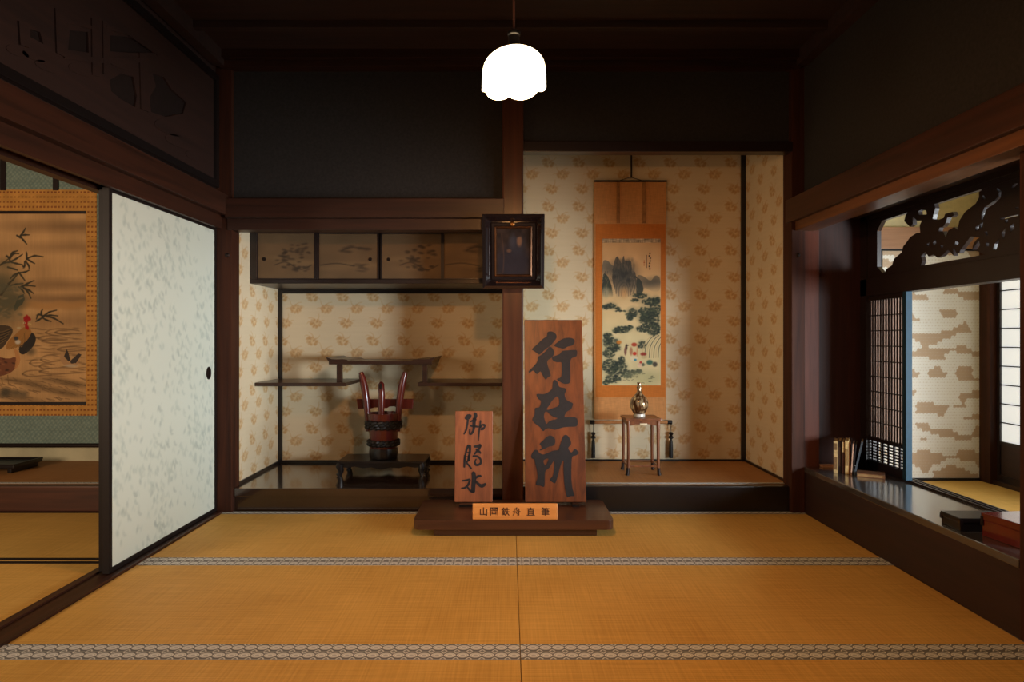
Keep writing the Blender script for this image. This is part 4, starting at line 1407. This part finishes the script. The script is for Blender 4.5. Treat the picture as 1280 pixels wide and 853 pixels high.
link('painting', c.mesh('painting', (vx(753), YV + .004, vz(482)), (1, 0, 0), (0, 0, 1), (0, -1, 0), .002, PV), M_silk, r)
cc = cloth(73, 5, (176, 150, 116), 9, .5)
link('border_band', cc.mesh('border_band', (vx(753), YV + .0035, vz(303.5)), (1, 0, 0), (0, 0, 1), (0, -1, 0), .002, PV), M_silk, r)
for px in (773, 805.5):
    obj('hanging_strap', bx(vx(px - 2), vx(px + 2), YV + .004, YV + .01, vz(279), vz(227)), plain('strap_silk', (150, 104, 62), .8, .2, mottled=.12), r)
rb = bmesh.new()
add_tube(rb, [(vx(743), YV + .004, vz(226.5)), (vx(833.5), YV + .004, vz(226.5))], .008, 10)
obj('top_rod', rb, M_sash, r, smooth=True)
rb = bmesh.new()
add_tube(rb, [(vx(740), YV - .002, vz(528)), (vx(837), YV - .002, vz(528))], .013, 14)
ro = obj('roller', rb, plain('roller_silk', (176, 124, 78), .7, .25, mottled=.06), r, smooth=True)
for a, b in ((737.3, 743), (834, 839.7)):
    kb = bmesh.new()
    add_tube(kb, [(vx(a), YV - .002, vz(528)), (vx(a) + .004, YV - .002, vz(528)), (vx(b), YV - .002, vz(528))], [.013, .017, .017], 16)
    obj('roller_knob', kb, M_black, ro, smooth=True)
hb = bmesh.new()
add_tube(hb, [(vx(774), YV, vz(226)), (vx(788), YV, vz(221.5)), (vx(803), YV, vz(226))], .0022, 6)
add_tube(hb, [(vx(789.5), YV + .01, vz(222)), (vx(789.5), YV + .01, vz(160))], .007, 8)
obj('hanging_cord', hb, M_sash, r, smooth=True)
for px, lab in ((741.5, 'black tasselled weight hanging from the scroll roller end nearer the signboard'), (838.5, 'black tasselled weight hanging from the scroll roller end right of the vase')):
    q = thing('scroll_weight', lab, 'scroll weight', (vx(px), YV - .003, vz(573)), 'scroll weights')
    wb = bmesh.new()
    x = vx(px)
    add_lathe(wb, [(.002, vz(540)), (.014, vz(540.5)), (.019, vz(542)), (.014, vz(543.5)), (.009, vz(544.5)), (.02, vz(546)), (.02, vz(547.5)), (.008, vz(549))][::-1], x, YV - .006, 16)
    obj('weight_bead', wb, M_black, q, smooth=True)
    tb = bmesh.new()
    add_lathe(tb, [(.016, vz(572.5)), (.016, vz(560)), (.013, vz(551)), (.006, vz(548.5))], x, YV - .006, 18, lambda rr_, z, a: (rr_ * (1 + .12 * math.sin(a * 9)), z))
    obj('tassel', tb, M_rope, q, smooth=True)
    tb = bmesh.new()
    add_tube(tb, [(x, YV - .006, vz(541)), (x, YV - .006, vz(530))], .0025, 6)
    obj('string', tb, M_sash, q)

# ---- vase stand and vase
M_stand = wood('vase_stand_wood', (88, 48, 26), (132, 78, 42), 'z', rough=.32, coat=.2, scale=30)
x0, x1, y0, y1 = .857, 1.072, 4.59, 4.79
zt = .582
r = thing('vase_stand', 'slender four-legged wooden stand holding the patterned vase', 'stand', ((x0 + x1) / 2, (y0 + y1) / 2, ZT))
obj('top', bx(x0 - .02, x1 + .02, y0 - .02, y1 + .02, zt - .02, zt, bevel=.006), M_stand, r)
ab = bmesh.new()
for y in (y0 - .006, y1 - .006):
    w = x1 - x0
    add_prism(ab, [(x0, zt - .018), (x1, zt - .018), (x1, zt - .055), (x1 - .03, zt - .052), (x1 - .05, zt - .044), (x0 + .05, zt - .044), (x0 + .03, zt - .052), (x0, zt - .055)], (0, y + .012, 0), (1, 0, 0), (0, 0, 1), (0, -1, 0), .012)
for x in (x0 - .006, x1 - .006):
    add_box(ab, x, x + .012, y0, y1, zt - .05, zt - .018)
obj('apron', ab, M_stand, r)
obj('ornament', bx((x0 + x1) / 2 - .026, (x0 + x1) / 2 + .026, y0 - .012, y0 - .004, zt - .049, zt - .036, bevel=.003), plain('pearl_inlay', (214, 196, 164), .3, .5, mottled=.05), r)
for lx, sxx in ((x0, -1), (x1, 1)):
    for ly, syy in ((y0, -1), (y1, 1)):
        lb = bmesh.new()
        add_tube(lb, [(lx, ly, zt - .018), (lx, ly, zt - .06), (lx - sxx * .001, ly, zt - .14), (lx, ly, ZT + .12), (lx + sxx * .001, ly, ZT + .055)], [.014, .014, .012, .011, .011], 10)
        lg = obj('leg', lb, M_stand, r, smooth=True)
        lb = bmesh.new()
        add_tube(lb, [(lx + sxx * .003, ly, ZT + .056), (lx + sxx * .004, ly, ZT + .025), (lx + sxx * .008, ly, ZT + .004)], [.012, .012, .015], 10)
        obj('foot_cap', lb, M_iron, lg, smooth=True)
sb = bmesh.new()
for y in (y0, y1):
    add_box(sb, x0, x1, y - .005, y + .005, ZT + .062, ZT + .074)
for x in (x0, x1):
    add_box(sb, x - .005, x + .005, y0, y1, ZT + .062, ZT + .074)
obj('stretcher', sb, M_stand, r)

vxc, vyc = (799 - PX0) / F * 4.69, 4.69
r = thing('vase', 'bulbous long-necked vase with brown and cream pattern on the slender stand', 'vase', (vxc, vyc, zt))
prof = [(.034, .001), (.040, .004), (.038, .02), (.045, .03), (.058, .05), (.066, .075), (.067, .10), (.062, .122), (.050, .142), (.034, .158), (.022, .17), (.0165, .185), (.016, .205), (.019, .208), (.019, .216), (.0155, .22), (.0145, .24), (.0165, .25), (.012, .25), (.010, .23)]
def facet(rad, z, a):
    if .03 < z - zt < .15:
        return rad * (1 + .012 * math.cos(a * 10)), z
    return rad, z
vb = bmesh.new()
add_lathe(vb, [(a, zt + b) for a, b in prof], vxc, vyc, 60, facet)
m, nt, b = new_mat('patterned_vase_glaze')
tc = nt.nodes.new('ShaderNodeTexCoord')
vo = nt.nodes.new('ShaderNodeTexVoronoi')
vo.inputs['Scale'].default_value = 52
mp = nt.nodes.new('ShaderNodeMapping')
mp.inputs['Scale'].default_value = (1, 1, .42)
nt.links.new(tc.outputs['Object'], mp.inputs['Vector'])
nt.links.new(mp.outputs['Vector'], vo.inputs['Vector'])
rp = nt.nodes.new('ShaderNodeValToRGB')
rp.color_ramp.elements[0].color, rp.color_ramp.elements[0].position = rgba((214, 186, 142)), .25
rp.color_ramp.elements[1].color, rp.color_ramp.elements[1].position = rgba((104, 70, 42)), .62
nt.links.new(vo.outputs['Distance'], rp.inputs['Fac'])
nt.links.new(rp.outputs['Color'], b.inputs['Base Color'])
b.inputs['Roughness'].default_value = .14
b.inputs['Metallic'].default_value = .55
b.inputs['Coat Weight'].default_value = .6
obj('body', vb, m, r, smooth=True)
fb = bmesh.new()
add_lathe(fb, [(.036, zt), (.0425, zt + .003), (.0405, zt + .021), (.035, zt + .022)], vxc, vyc, 40)
obj('foot_ring', fb, plain('white_porcelain', (206, 200, 186), .2, .5, mottled=.03), r, smooth=True)

# ------------------------------------------------------------------ writing nook on the right
ZN = .305
sb = bmesh.new()
add_box(sb, 1.952, 2.36, 2.45, 4.262, ZN - .035, ZN, bevel=.004)
trim(sb, M_sill, 'polished broad sill board of the writing nook', 'sill')
ab = bmesh.new()
add_box(ab, 1.957, 1.985, 2.45, 4.262, 0, ZN - .035)
trim(ab, M_apron, 'dark board face below the nook sill', 'panel')
nb = bmesh.new()
add_box(nb, 1.95, 2.055, 4.235, 4.33, 0, 1.87, bevel=.004)
trim(nb, wood('nook_post_wood', (70, 38, 28), (98, 54, 39), 'z', rough=.5, spec=.15, scale=16), 'reddish brown post at the far end of the writing nook', 'post')
trim(bx(2.05, 2.42, 4.27, 4.31, ZN, 1.96), M_nook, 'dark boarded end of the writing nook behind the books', 'panel')
struct('ceiling_nook', bx(2.03, 2.40, 2.33, 4.3, 1.955, 1.985), M_ceil, 'dark board ceiling of the writing nook', 'ceiling')
XN = 2.37
# threshold, mid rail, head
tb = bmesh.new()
add_box(tb, 2.352, 2.425, 2.33, 4.27, ZN - .05, ZN + .003)
for a in (2.362, 2.39, 2.415):
    add_box(tb, a - .005, a + .005, 2.33, 4.27, ZN + .003, ZN + .012)
trim(tb, M_sash, 'grooved threshold along the back edge of the nook sill', 'threshold')
trim(bx(2.345, 2.43, 2.33, 4.28, 1.43, 1.545, bevel=.003), M_sash, 'dark rail below the carved bird transom', 'rail')
trim(bx(2.345, 2.43, 2.33, 4.28, 1.925, 2.0), M_sash, 'dark head rail above the carved bird transom', 'rail')
struct('wall_under_nook', bx(2.36, 2.42, 2.33, 4.3, 0, ZN - .05), M_sash, 'low wall under the nook threshold', 'wall')
struct('wall_over_nook', bx(2.36, 2.42, .3, 4.3, 2.0, 2.62), M_cream, 'wall above the nook window on the side room face', 'wall')
trim(bx(2.345, 2.43, 2.33, 2.45, 0, 2.0), M_sash, 'near post of the nook window', 'post')
trim(bx(2.345, 2.43, 4.2, 4.31, 0, 2.0), M_sash, 'far post of the nook window beside the lattice', 'post')

# carved transom with a bird on a branch
r = thing('carved_transom', 'openwork transom carved with a bird and blossoming branches', 'transom', (XN, 3.4, 1.55))
def T(x, y):
    q = at_x(1090 + x / 6.563, 215 + y / 6.563, XN)
    return (q.y, q.z)
Y0, Y1 = 2.45, 4.2
o_ = [(Y0, 1.545), (Y1, 1.545), (Y1, 1.925), (Y0, 1.925)]
hY0, hY1, hz0, hz1, ch = 2.56, 4.093, 1.568, 1.897, .055
hole = [(hY0 + ch, hz0), (hY1 - ch, hz0), (hY1, hz0 + ch * .8), (hY1, hz1 - ch), (hY1 - ch, hz1), (hY0 + ch, hz1), (hY0, hz1 - ch), (hY0, hz0 + ch * .8)]
fb = bmesh.new()
add_prism(fb, o_, (XN - .014, 0, 0), (0, 1, 0), (0, 0, 1), (1, 0, 0), .026, [hole])
obj('frame', fb, M_sash, r)
outl = [(310, 330), (420, 290), (528, 255), (537, 300), (522, 350), (515, 388), (560, 395), (605, 378), (618, 345), (680, 328), (692, 355), (665, 375), (637, 375), (622, 420), (602, 450), (572, 458), (560, 490), (600, 488), (622, 540), (645, 480), (690, 453), (720, 475), (735, 400), (780, 330), (870, 260), (905, 195), (918, 145), (1000, 105), (1100, 60), (1247, 20), (1400, -20), (1400, 560), (1247, 660), (1100, 700), (985, 690), (925, 672), (880, 648), (905, 600), (895, 560), (862, 610), (840, 640), (850, 590), (880, 552), (900, 540), (828, 530), (790, 580), (745, 640), (735, 665), (712, 670), (700, 640), (680, 622), (690, 690), (640, 640), (590, 690), (555, 705), (520, 680), (480, 695), (455, 655), (420, 690), (430, 735), (412, 775), (350, 840), (120, 860), (130, 800), (180, 765), (195, 715), (260, 660), (272, 610), (290, 590), (330, 535), (380, 503), (412, 500), (408, 440), (425, 400), (385, 400), (350, 368), (352, 430), (328, 452), (280, 405), (290, 360)]
holes = [[(398, 322), (425, 310), (462, 318), (466, 350), (402, 354)], [(515, 580), (538, 558), (545, 588), (522, 605)], [(466, 590), (485, 585), (482, 610), (468, 608)], [(580, 602), (602, 605), (598, 625), (583, 624)], [(705, 565), (730, 582), (720, 602), (693, 603)],
         [(1050, 130), (1080, 160), (1076, 210), (1030, 258), (962, 302), (942, 350), (926, 395), (914, 395), (920, 340), (943, 290), (1020, 240), (1058, 200), (1060, 165), (1038, 140)], [(908, 425), (930, 412), (925, 450), (905, 478)], [(870, 450), (902, 432), (895, 465), (868, 490)],
         [(952, 582), (980, 586), (975, 612), (955, 610)], [(1025, 590), (1065, 547), (1056, 590), (1038, 640), (1012, 640)], [(1082, 500), (1115, 462), (1110, 510), (1100, 560), (1086, 530)], [(1150, 450), (1182, 425), (1190, 460), (1158, 497)], [(1070, 382), (1220, 350), (1220, 360), (1078, 394)], [(1155, 132), (1190, 97), (1220, 95), (1180, 132)], [(922, 198), (935, 190), (950, 220), (936, 232)], [(942, 492), (965, 490), (970, 528), (955, 518)],
         [(1110, 395), (1135, 388), (1138, 410), (1118, 420)], [(1195, 292), (1222, 290), (1220, 300), (1200, 302)]]
cbm = bmesh.new()
def TT(pts): return [T(*p) for p in pts]
def clampz(pts): return [(y, min(max(z, 1.556), 1.915)) for y, z in pts]
add_prism(cbm, clampz(TT(outl)), (XN - .012, 0, 0), (0, 1, 0), (0, 0, 1), (1, 0, 0), .024, [TT(h_) for h_ in holes])
# nearer half of the branch, outside the photograph, kept loose and simple
for pts, wd in (([(2.95, 1.70), (2.8, 1.66), (2.66, 1.72), (2.54, 1.68)], [.09, .06, .05, .03]), ([(2.8, 1.67), (2.74, 1.78), (2.7, 1.92)], [.04, .03, .02]), ([(2.72, 1.70), (2.66, 1.62), (2.62, 1.55)], [.03, .03, .02])):
    add_prism(cbm, brush(pts, wd), (XN - .011, 0, 0), (0, 1, 0), (0, 0, 1), (1, 0, 0), .022)
obj('openwork_carving', cbm, M_sash, r, bevel=.002)

# lattice sliding panel
def lattice(name, x, y0, y1, z0, z1, label):
    r = thing(name, label, 'lattice screen', (x, (y0 + y1) / 2, z0), kind='structure')
    fb = bmesh.new()
    s = .026
    zk0, zk1 = z0 + .045, z0 + .175          # low slatted part
    for a in ((y0, y0 + s, z0, z1), (y1 - s, y1, z0, z1), (y0 + s, y1 - s, z0, zk0), (y0 + s, y1 - s, zk1, zk1 + .022), (y0 + s, y1 - s, z1 - .03, z1)):
        add_box(fb, x - .014, x + .014, *a)
    obj('frame', fb, M_sash, r)
    gb = bmesh.new()
    n = 14
    for i in range(1, n):
        y = y0 + s + (y1 - y0 - 2 * s) * i / n
        add_box(gb, x - .003, x + .003, y - .0055, y + .0055, zk1 + .02, z1 - .03)
    for i in range(1, 9):
        z = zk1 + .022 + (z1 - .03 - zk1 - .022) * i / 9
        add_box(gb, x - .004, x + .003, y0 + s, y1 - s, z - .0035, z + .0035)
    obj('lattice_bars', gb, M_sash, r)
    obj('backing_paper', bx(x + .004, x + .007, y0 + s, y1 - s, zk1 + .02, z1 - .03), M_lpaper, r)
    kb = bmesh.new()
    for i in range(1, 7):
        y = y0 + s + (y1 - y0 - 2 * s) * i / 7
        add_box(kb, x - .004, x + .002, y - .010, y + .010, zk0, zk1)
    for i in range(0, 8):
        z = zk0 + (zk1 - zk0) * i / 7
        add_box(kb, x - .003, x + .003, y0 + s, y1 - s, z - .004, z + .004)
    obj('low_slats', kb, M_sash, r)
    return r


m, nt, b = new_mat('brown_lattice_paper')
b.inputs['Base Color'].default_value = rgba((214, 198, 190))
b.inputs['Roughness'].default_value = .8
tr = nt.nodes.new('ShaderNodeBsdfTranslucent')
tr.inputs[0].default_value = rgba((218, 204, 196))
mx = nt.nodes.new('ShaderNodeMixShader')
mx.inputs[0].default_value = .5
nt.links.new(b.outputs[0], mx.inputs[1])
nt.links.new(tr.outputs[0], mx.inputs[2])
nt.links.new(mx.outputs[0], nt.nodes['Material Output'].inputs[0])
M_lpaper = m
lattice('door_3', 2.376, 3.80, 4.262, ZN + .012, 1.43, 'dark lattice screen with fine upright bars beside the books')
sb = bx(2.336, 2.374, 3.765, 3.797, ZN + .012, 1.43, bevel=.003)  # dark lacquered stile; its blue sky reflection is put into the base colour
trim(sb, plain('stile_sky_reflection_blue', (24, 52, 68), .6, .2, mottled=.06), 'dark stile at the edge of the lattice screen, sky reflection coloured in', 'stile')

# ---- books on the sill
def book(label, px0, px1, py_top, y, cover, spine_, depth=.15, lean=0.0, band=None):
    ang = math.radians(-30)                     # the row is turned towards the room
    def onrow(px):
        kx = (px - PX0) / F
        return (4.05 + .5774 * 2.03) / (1 + .5774 * kx) + (y - 4.0) * .4
    ya_, yb_ = onrow(px0), onrow(px1)
    a = at(px0, 593, ya_)
    b = at(px1, 593, yb_)
    wr = (b - a).xy.length * .96
    y = ya_
    h = at(px0, py_top, y).z - ZN
    w = wr
    b = Vector((a.x + w, y, 0))
    r = thing('book', label, 'book', (a.x + w / 2, y, ZN + .0005), 'books on the sill')
    z = ZN + .0005
    cb = bmesh.new()
    t = min(.003, w * .2)
    add_box(cb, a.x, a.x + t, y + .001, y + depth, z, z + h)
    add_box(cb, b.x - t, b.x, y + .001, y + depth, z, z + h)
    add_box(cb, a.x, b.x, y - .003, y + .002, z, z + h, bevel=.0012)
    o1 = obj('cover', cb, plain('book_cover_' + label.split()[0], cover, .6, .3, mottled=.1, scale=70), r)
    o2 = obj('pages', bx(a.x + t, b.x - t, y + .002, y + depth - .004, z + .003, z + h - .003), plain('page_block', (196, 176, 136), .9, .1, mottled=.06, scale=200), r)
    if band:
        ml_ = plain('spine_label_' + label.split()[0], spine_, .7, .3, mottled=.15, scale=120)
        for q0, q1 in band:
            obj('spine_label', bx(a.x + w * .12, b.x - w * .12, y - .0042, y - .002, z + h * q0, z + h * q1), ml_, r)
    M_ = Matrix.Translation((a.x, y, z)) @ Matrix.Rotation(ang, 4, 'Z') @ Matrix.Rotation(lean, 4, 'Y') @ Matrix.Translation((-a.x, -y, -z))
    for o in r.children:
        o.data.transform(M_)
    return r


book('thick cream paper book, leftmost of the standing books', 1042, 1047.2, 551.5, 4.02, (186, 160, 112), (120, 92, 60), band=[(.72, .93), (.1, .5)])
book('dark brown book between two cream books', 1047.5, 1051.8, 551, 4.04, (42, 30, 30), (70, 52, 44), band=[(.2, .8)])
book('brown book with a cream title label on its spine', 1052.1, 1056, 551.5, 4.02, (72, 42, 32), (200, 176, 128), band=[(.66, .97)])
book('wide yellowish book in the middle of the standing row', 1056.4, 1061, 551, 4.0, (204, 174, 118), (150, 118, 74), band=[(.25, .75)])
book('narrow orange brown book behind the yellowish one', 1061.3, 1063.0, 553, 4.0, (128, 76, 40), (90, 52, 30))
book('thin pinkish book leaning before the grey folder', 1063.2, 1064.9, 555, 3.98, (196, 160, 136), (150, 110, 90), lean=.06)
book('thin black booklet leaning beside the pinkish book', 1065.2, 1066.6, 555, 3.99, (38, 32, 32), (80, 70, 60), lean=.10)
book('slate grey folder leaning at the right end of the books', 1067, 1069.5, 551, 4.0, (72, 82, 92), (60, 70, 80), depth=.17, lean=.20)
r = thing('book', 'thin brown book lying flat beside the leaning grey folder', 'book', (2.19, 3.95, ZN), 'books on the sill')
fb = bmesh.new()
add_box(fb, 0, .15, 0, .11, .0005, .004)
add_box(fb, 0, .15, 0, .11, .019, .023)
add_box(fb, .143, .151, 0, .11, .004, .019)
o1 = obj('cover', fb, plain('flat_book_cover', (112, 74, 46), .6, .3, mottled=.1), r)
o2 = obj('pages', bx(.003, .143, .004, .107, .004, .019), plain('flat_book_pages', (150, 118, 80), .9, .1, mottled=.1), r)
for o in (o1, o2):
    o.data.transform(Matrix.Translation((2.136, 3.93, ZN)) @ Matrix.Rotation(math.radians(-30), 4, 'Z'))
r = thing('wooden_slat', 'thin brown board lying flat on the sill left of the books', 'board', (2.0, 4.14, ZN))
obj('board', bx(2.06, 2.16, 4.2, 4.262, ZN + .0005, ZN + .014, bevel=.003), M_lightwood, r)

# ---- two lacquer boxes at the near end of the sill
def lbox(name, label, x0, x1, y0, y1, z0, z1, m, edge, ang=0.0, lid=.35):
    r = thing(name, label, 'box', ((x0 + x1) / 2, (y0 + y1) / 2, z0))
    zc = z1 - (z1 - z0) * lid
    obj('body', bx(x0 + .003, x1 - .003, y0 + .003, y1 - .003, z0 + .0005, zc, bevel=.003), m, r)
    obj('lid', bx(x0, x1, y0, y1, zc, z1, bevel=.004), m, r)
    for x in (x0 - .0015, x1 - .012):
        for y in (y0 - .0015, y1 - .012):
            obj('corner_fitting', bx(x, x + .0135, y, y + .0135, z0 + (z1 - z0) * .45, z0 + (z1 - z0) * .85), edge, r)
    if ang:
        c_ = Matrix.Translation((x0, y1, 0)) @ Matrix.Rotation(ang, 4, 'Z') @ Matrix.Translation((-x0, -y1, 0))
        for o in r.children:
            o.data.transform(c_)
    return r


M_redbox = plain('red_box_lacquer', (98, 26, 19), rough=.14, coat=.6, mottled=.08, scale=12)
lbox('lacquer_box', 'black flat lacquer box on the nook sill beside the red one', 1.975, 2.2, 2.80, 2.93, ZN, ZN + .06, M_black, M_sash)
lbox('lacquer_box', 'red lacquer box with dark corner fittings at the near end of the sill', 2.03, 2.24, 2.53, 2.752, ZN, ZN + .10, M_redbox, M_iron, ang=.12, lid=.3)

# ------------------------------------------------------------------ side room beyond the nook
def cloud_canvas(w, h, seed=4):
    c = Canvas(w, h, .005, (198, 172, 146))
    p = .028
    rowh = p * .866
    for j in range(int(h / rowh) + 2):
        for i in range(int(w / p) + 2):
            u, v = (i + .5 * (j % 2)) * p, j * rowh
            n = .5 + .30 * math.sin(2 * PI * (v / .165 + 1.1 * value_noise(np.array([u * 3.2 + 9]), np.array([v * 2.0]), seed)[0] + .35 * u)) + 1.05 * (value_noise(np.array([u * 9 + 3]), np.array([v * 19]), seed + 1)[0] - .5)
            if n > .37:
                c.dab(u, v, p * .60, p * .60, (242, 240, 234), 1, .08)
    for j in range(int(h / rowh) + 2):
        for i in range(int(w / p) + 2):
            u, v = (i + .5 * (j % 2)) * p, j * rowh
            c.dab(u, v, .0042, .0042, (206, 192, 172), .6, .3)
            c.dab(u + p / 2, v, .003, .003, (206, 192, 172), .4, .3)
    return c


for nm, xa, xb, lab in (('door_4', 3.02, 3.86, 'sliding door papered with white clouds on tan in the side room'), ('door_5', 2.42, 3.03, 'cloud-papered sliding door mostly behind the lattice screen')):
    r = thing(nm, lab, 'sliding door', ((xa + xb) / 2, 5.2, 0), kind='structure')
    fb = bmesh.new()
    for a in ((xa, xa + .012, 0.005, 1.88), (xb - .012, xb, .005, 1.88), (xa + .012, xb - .012, .005, .022), (xa + .012, xb - .012, 1.865, 1.88)):
        add_box(fb, a[0], a[1], 5.19, 5.225, a[2], a[3])
    obj('frame', fb, M_black, r)
    c = cloud_canvas(xb - xa - .024, 1.843, 4 if nm == 'door_4' else 14)
    link('cloud_paper', c.mesh('cloud_paper', (xa + .012, 5.197, .022), (1, 0, 0), (0, 0, 1), (0, -1, 0), .02), M_fusuma, r)
trim(bx(2.3, 3.95, 5.17, 5.24, 1.88, 2.055, bevel=.004), M_lightwood, 'light brown rail above the cloud-papered doors', 'rail')
struct('wall_side_room_back', bx(2.3, 3.95, 5.22, 5.28, 1.88, 2.7), M_cream, 'cream plaster wall above the cloud-papered doors', 'wall')
struct('wall_side_room_left', bx(2.0, 2.34, 4.33, 5.25, 0, 2.7), M_cream, 'wall between the scroll alcove and the side room', 'wall')
struct('ceiling_side_room', bx(2.36, 4.0, -.3, 5.28, 2.6, 2.65), M_cream, 'pale ceiling of the side room', 'ceiling')
trim(bx(3.82, 3.93, 5.08, 5.2, 0, 2.6, bevel=.004), M_post, 'dark corner post beside the cloud-papered door', 'post')
lb = bmesh.new()
add_box(lb, 3.84, 3.95, -.3, 5.1, 1.86, 2.03)
trim(lb, M_posty, 'dark rail over the paper window of the side room', 'rail')
struct('wall_side_room_right', bx(3.86, 3.92, -.3, 5.1, 2.03, 2.6), M_cream, 'plaster wall above the paper window', 'wall')
tb = bmesh.new()
add_box(tb, 3.84, 3.95, -.3, 5.1, -.05, .03)
trim(tb, M_posty, 'floor track under the paper window', 'threshold')
def shoji(name, x, y0, y1, z0, z1, label):
    r = thing(name, label, 'paper screen', (x, (y0 + y1) / 2, z0), kind='structure')
    s = .03
    zk = .345
    fb = bmesh.new()
    for a in ((y0, y0 + s, z0, z1), (y1 - s, y1, z0, z1), (y0 + s, y1 - s, z0, z0 + .05), (y0 + s, y1 - s, zk - .03, zk), (y0 + s, y1 - s, z1 - .035, z1)):
        add_box(fb, x - .015, x + .015, *a)
    obj('frame', fb, M_sash, r)
    obj('kick_board', bx(x - .006, x + .006, y0 + s, y1 - s, z0 + .05, zk - .03), M_apron, r)
    kb = bmesh.new()
    for i in range(1, 10):
        z = zk + (z1 - .035 - zk) * i / 10.0
        add_box(kb, x - .012, x - .001, y0 + s, y1 - s, z - .004, z + .004)
    for i in range(1, 3):
        y = y0 + s + (y1 - y0 - 2 * s) * i / 3
        add_box(kb, x - .012, x - .001, y - .004, y + .004, zk, z1 - .035)
    obj('grid_bars', kb, M_sash, r)
    obj('paper', bx(x, x + .002, y0 + s, y1 - s, zk, z1 - .035), M_paper, r)
    return r
shoji('window_1', 3.885, 4.1, 5.075, .03, 1.86, 'white paper screen with thin dark bars in the side room')
GS = 'straw mats of the side room'
for i, (ya, yb, lab) in enumerate(((4.25, 5.19, 'straw mat in the side room against the cloud-papered door'), (3.3, 4.25, 'straw mat in the side room seen over the nook threshold'), (2.35, 3.3, 'straw mat in the side room beside the near end of the sill'))):
    r = thing('tatami_mat', lab, 'straw mat', (3.13, (ya + yb) / 2, -.05), GS)
    obj('rush_surface', bx(2.43, 3.835, ya + .001, yb - .001, -.05, 0), M_tatami, r, bevel=.003)

# ------------------------------------------------------------------ pendant lamp
lx, ly = .019, 2.35
r = thing('pendant_lamp', 'glowing white glass pendant lamp with a scalloped rim', 'lamp', (lx, ly, 2.02))
zb = 2.082
sh = []
for t in np.linspace(0, 1, 16):
    a = t * PI / 2
    sh.append((.112 * math.sin(a) ** .9 + .002 if t > 0 else .018, zb + .055 + .078 * math.cos(a)))
sh[0] = (.022, sh[0][1])
sh += [(.1155, zb + .04), (.1165, zb + .025), (.1165, zb + .008), (.1165, zb - .004)]
def scallop(rad, z, a):
    if z < zb + .05:
        f = (zb + .05 - z) / .054
        e = abs(math.sin(3 * (a + PI / 2 - .15)))
        z = z - f * .018 * (e ** .6) + f * .008
        rad = rad * (1 + .02 * f * (e - .3))
    z += .06 * rad * math.cos(a)
    return rad, z
sb = bmesh.new()
add_lathe(sb, sh, lx, ly, 120, scallop, caps=False)
M_shade = glow('milk_glass_glow', (1.0, .74, .42), SHADE_GLOW)
so = obj('glass_shade', sb, M_shade, r, smooth=True)
mod = so.modifiers.new('thickness', 'SOLIDIFY')
mod.thickness = .003
kb = bmesh.new()
add_lathe(kb, [(.001, 2.205), (.03, 2.2), (.036, 2.207), (.034, 2.222), (.022, 2.232), (.020, 2.262), (.024, 2.266), (.024, 2.276), (.014, 2.284), (.005, 2.29)], lx, ly, 28)
obj('socket', kb, M_black, r, smooth=True)
kb = bmesh.new()
add_tube(kb, [(lx, ly, 2.28), (lx - .001, ly, 2.6), (lx, ly, ZC)], .0042, 8)
obj('cord', kb, plain('brown_cord', (112, 66, 52), .6, .3, mottled=.1), r, smooth=True)
kb = bmesh.new()
add_lathe(kb, [(.012, 2.205), (.013, 2.17), (.02, 2.14), (.03, 2.11), (.026, 2.085), (.012, 2.073), (.001, 2.071)], lx, ly, 24)
obj('bulb', kb, glow('bulb_glow', (1.0, .72, .4), 20.0), r, smooth=True)
pl = bpy.data.lights.new('lamp_light', 'POINT')
pl.energy, pl.color, pl.shadow_soft_size = LAMP_POWER, WARM, .05
po = bpy.data.objects.new('lamp_light', pl)
COL.objects.link(po)
po.location = (lx, ly, 2.066)
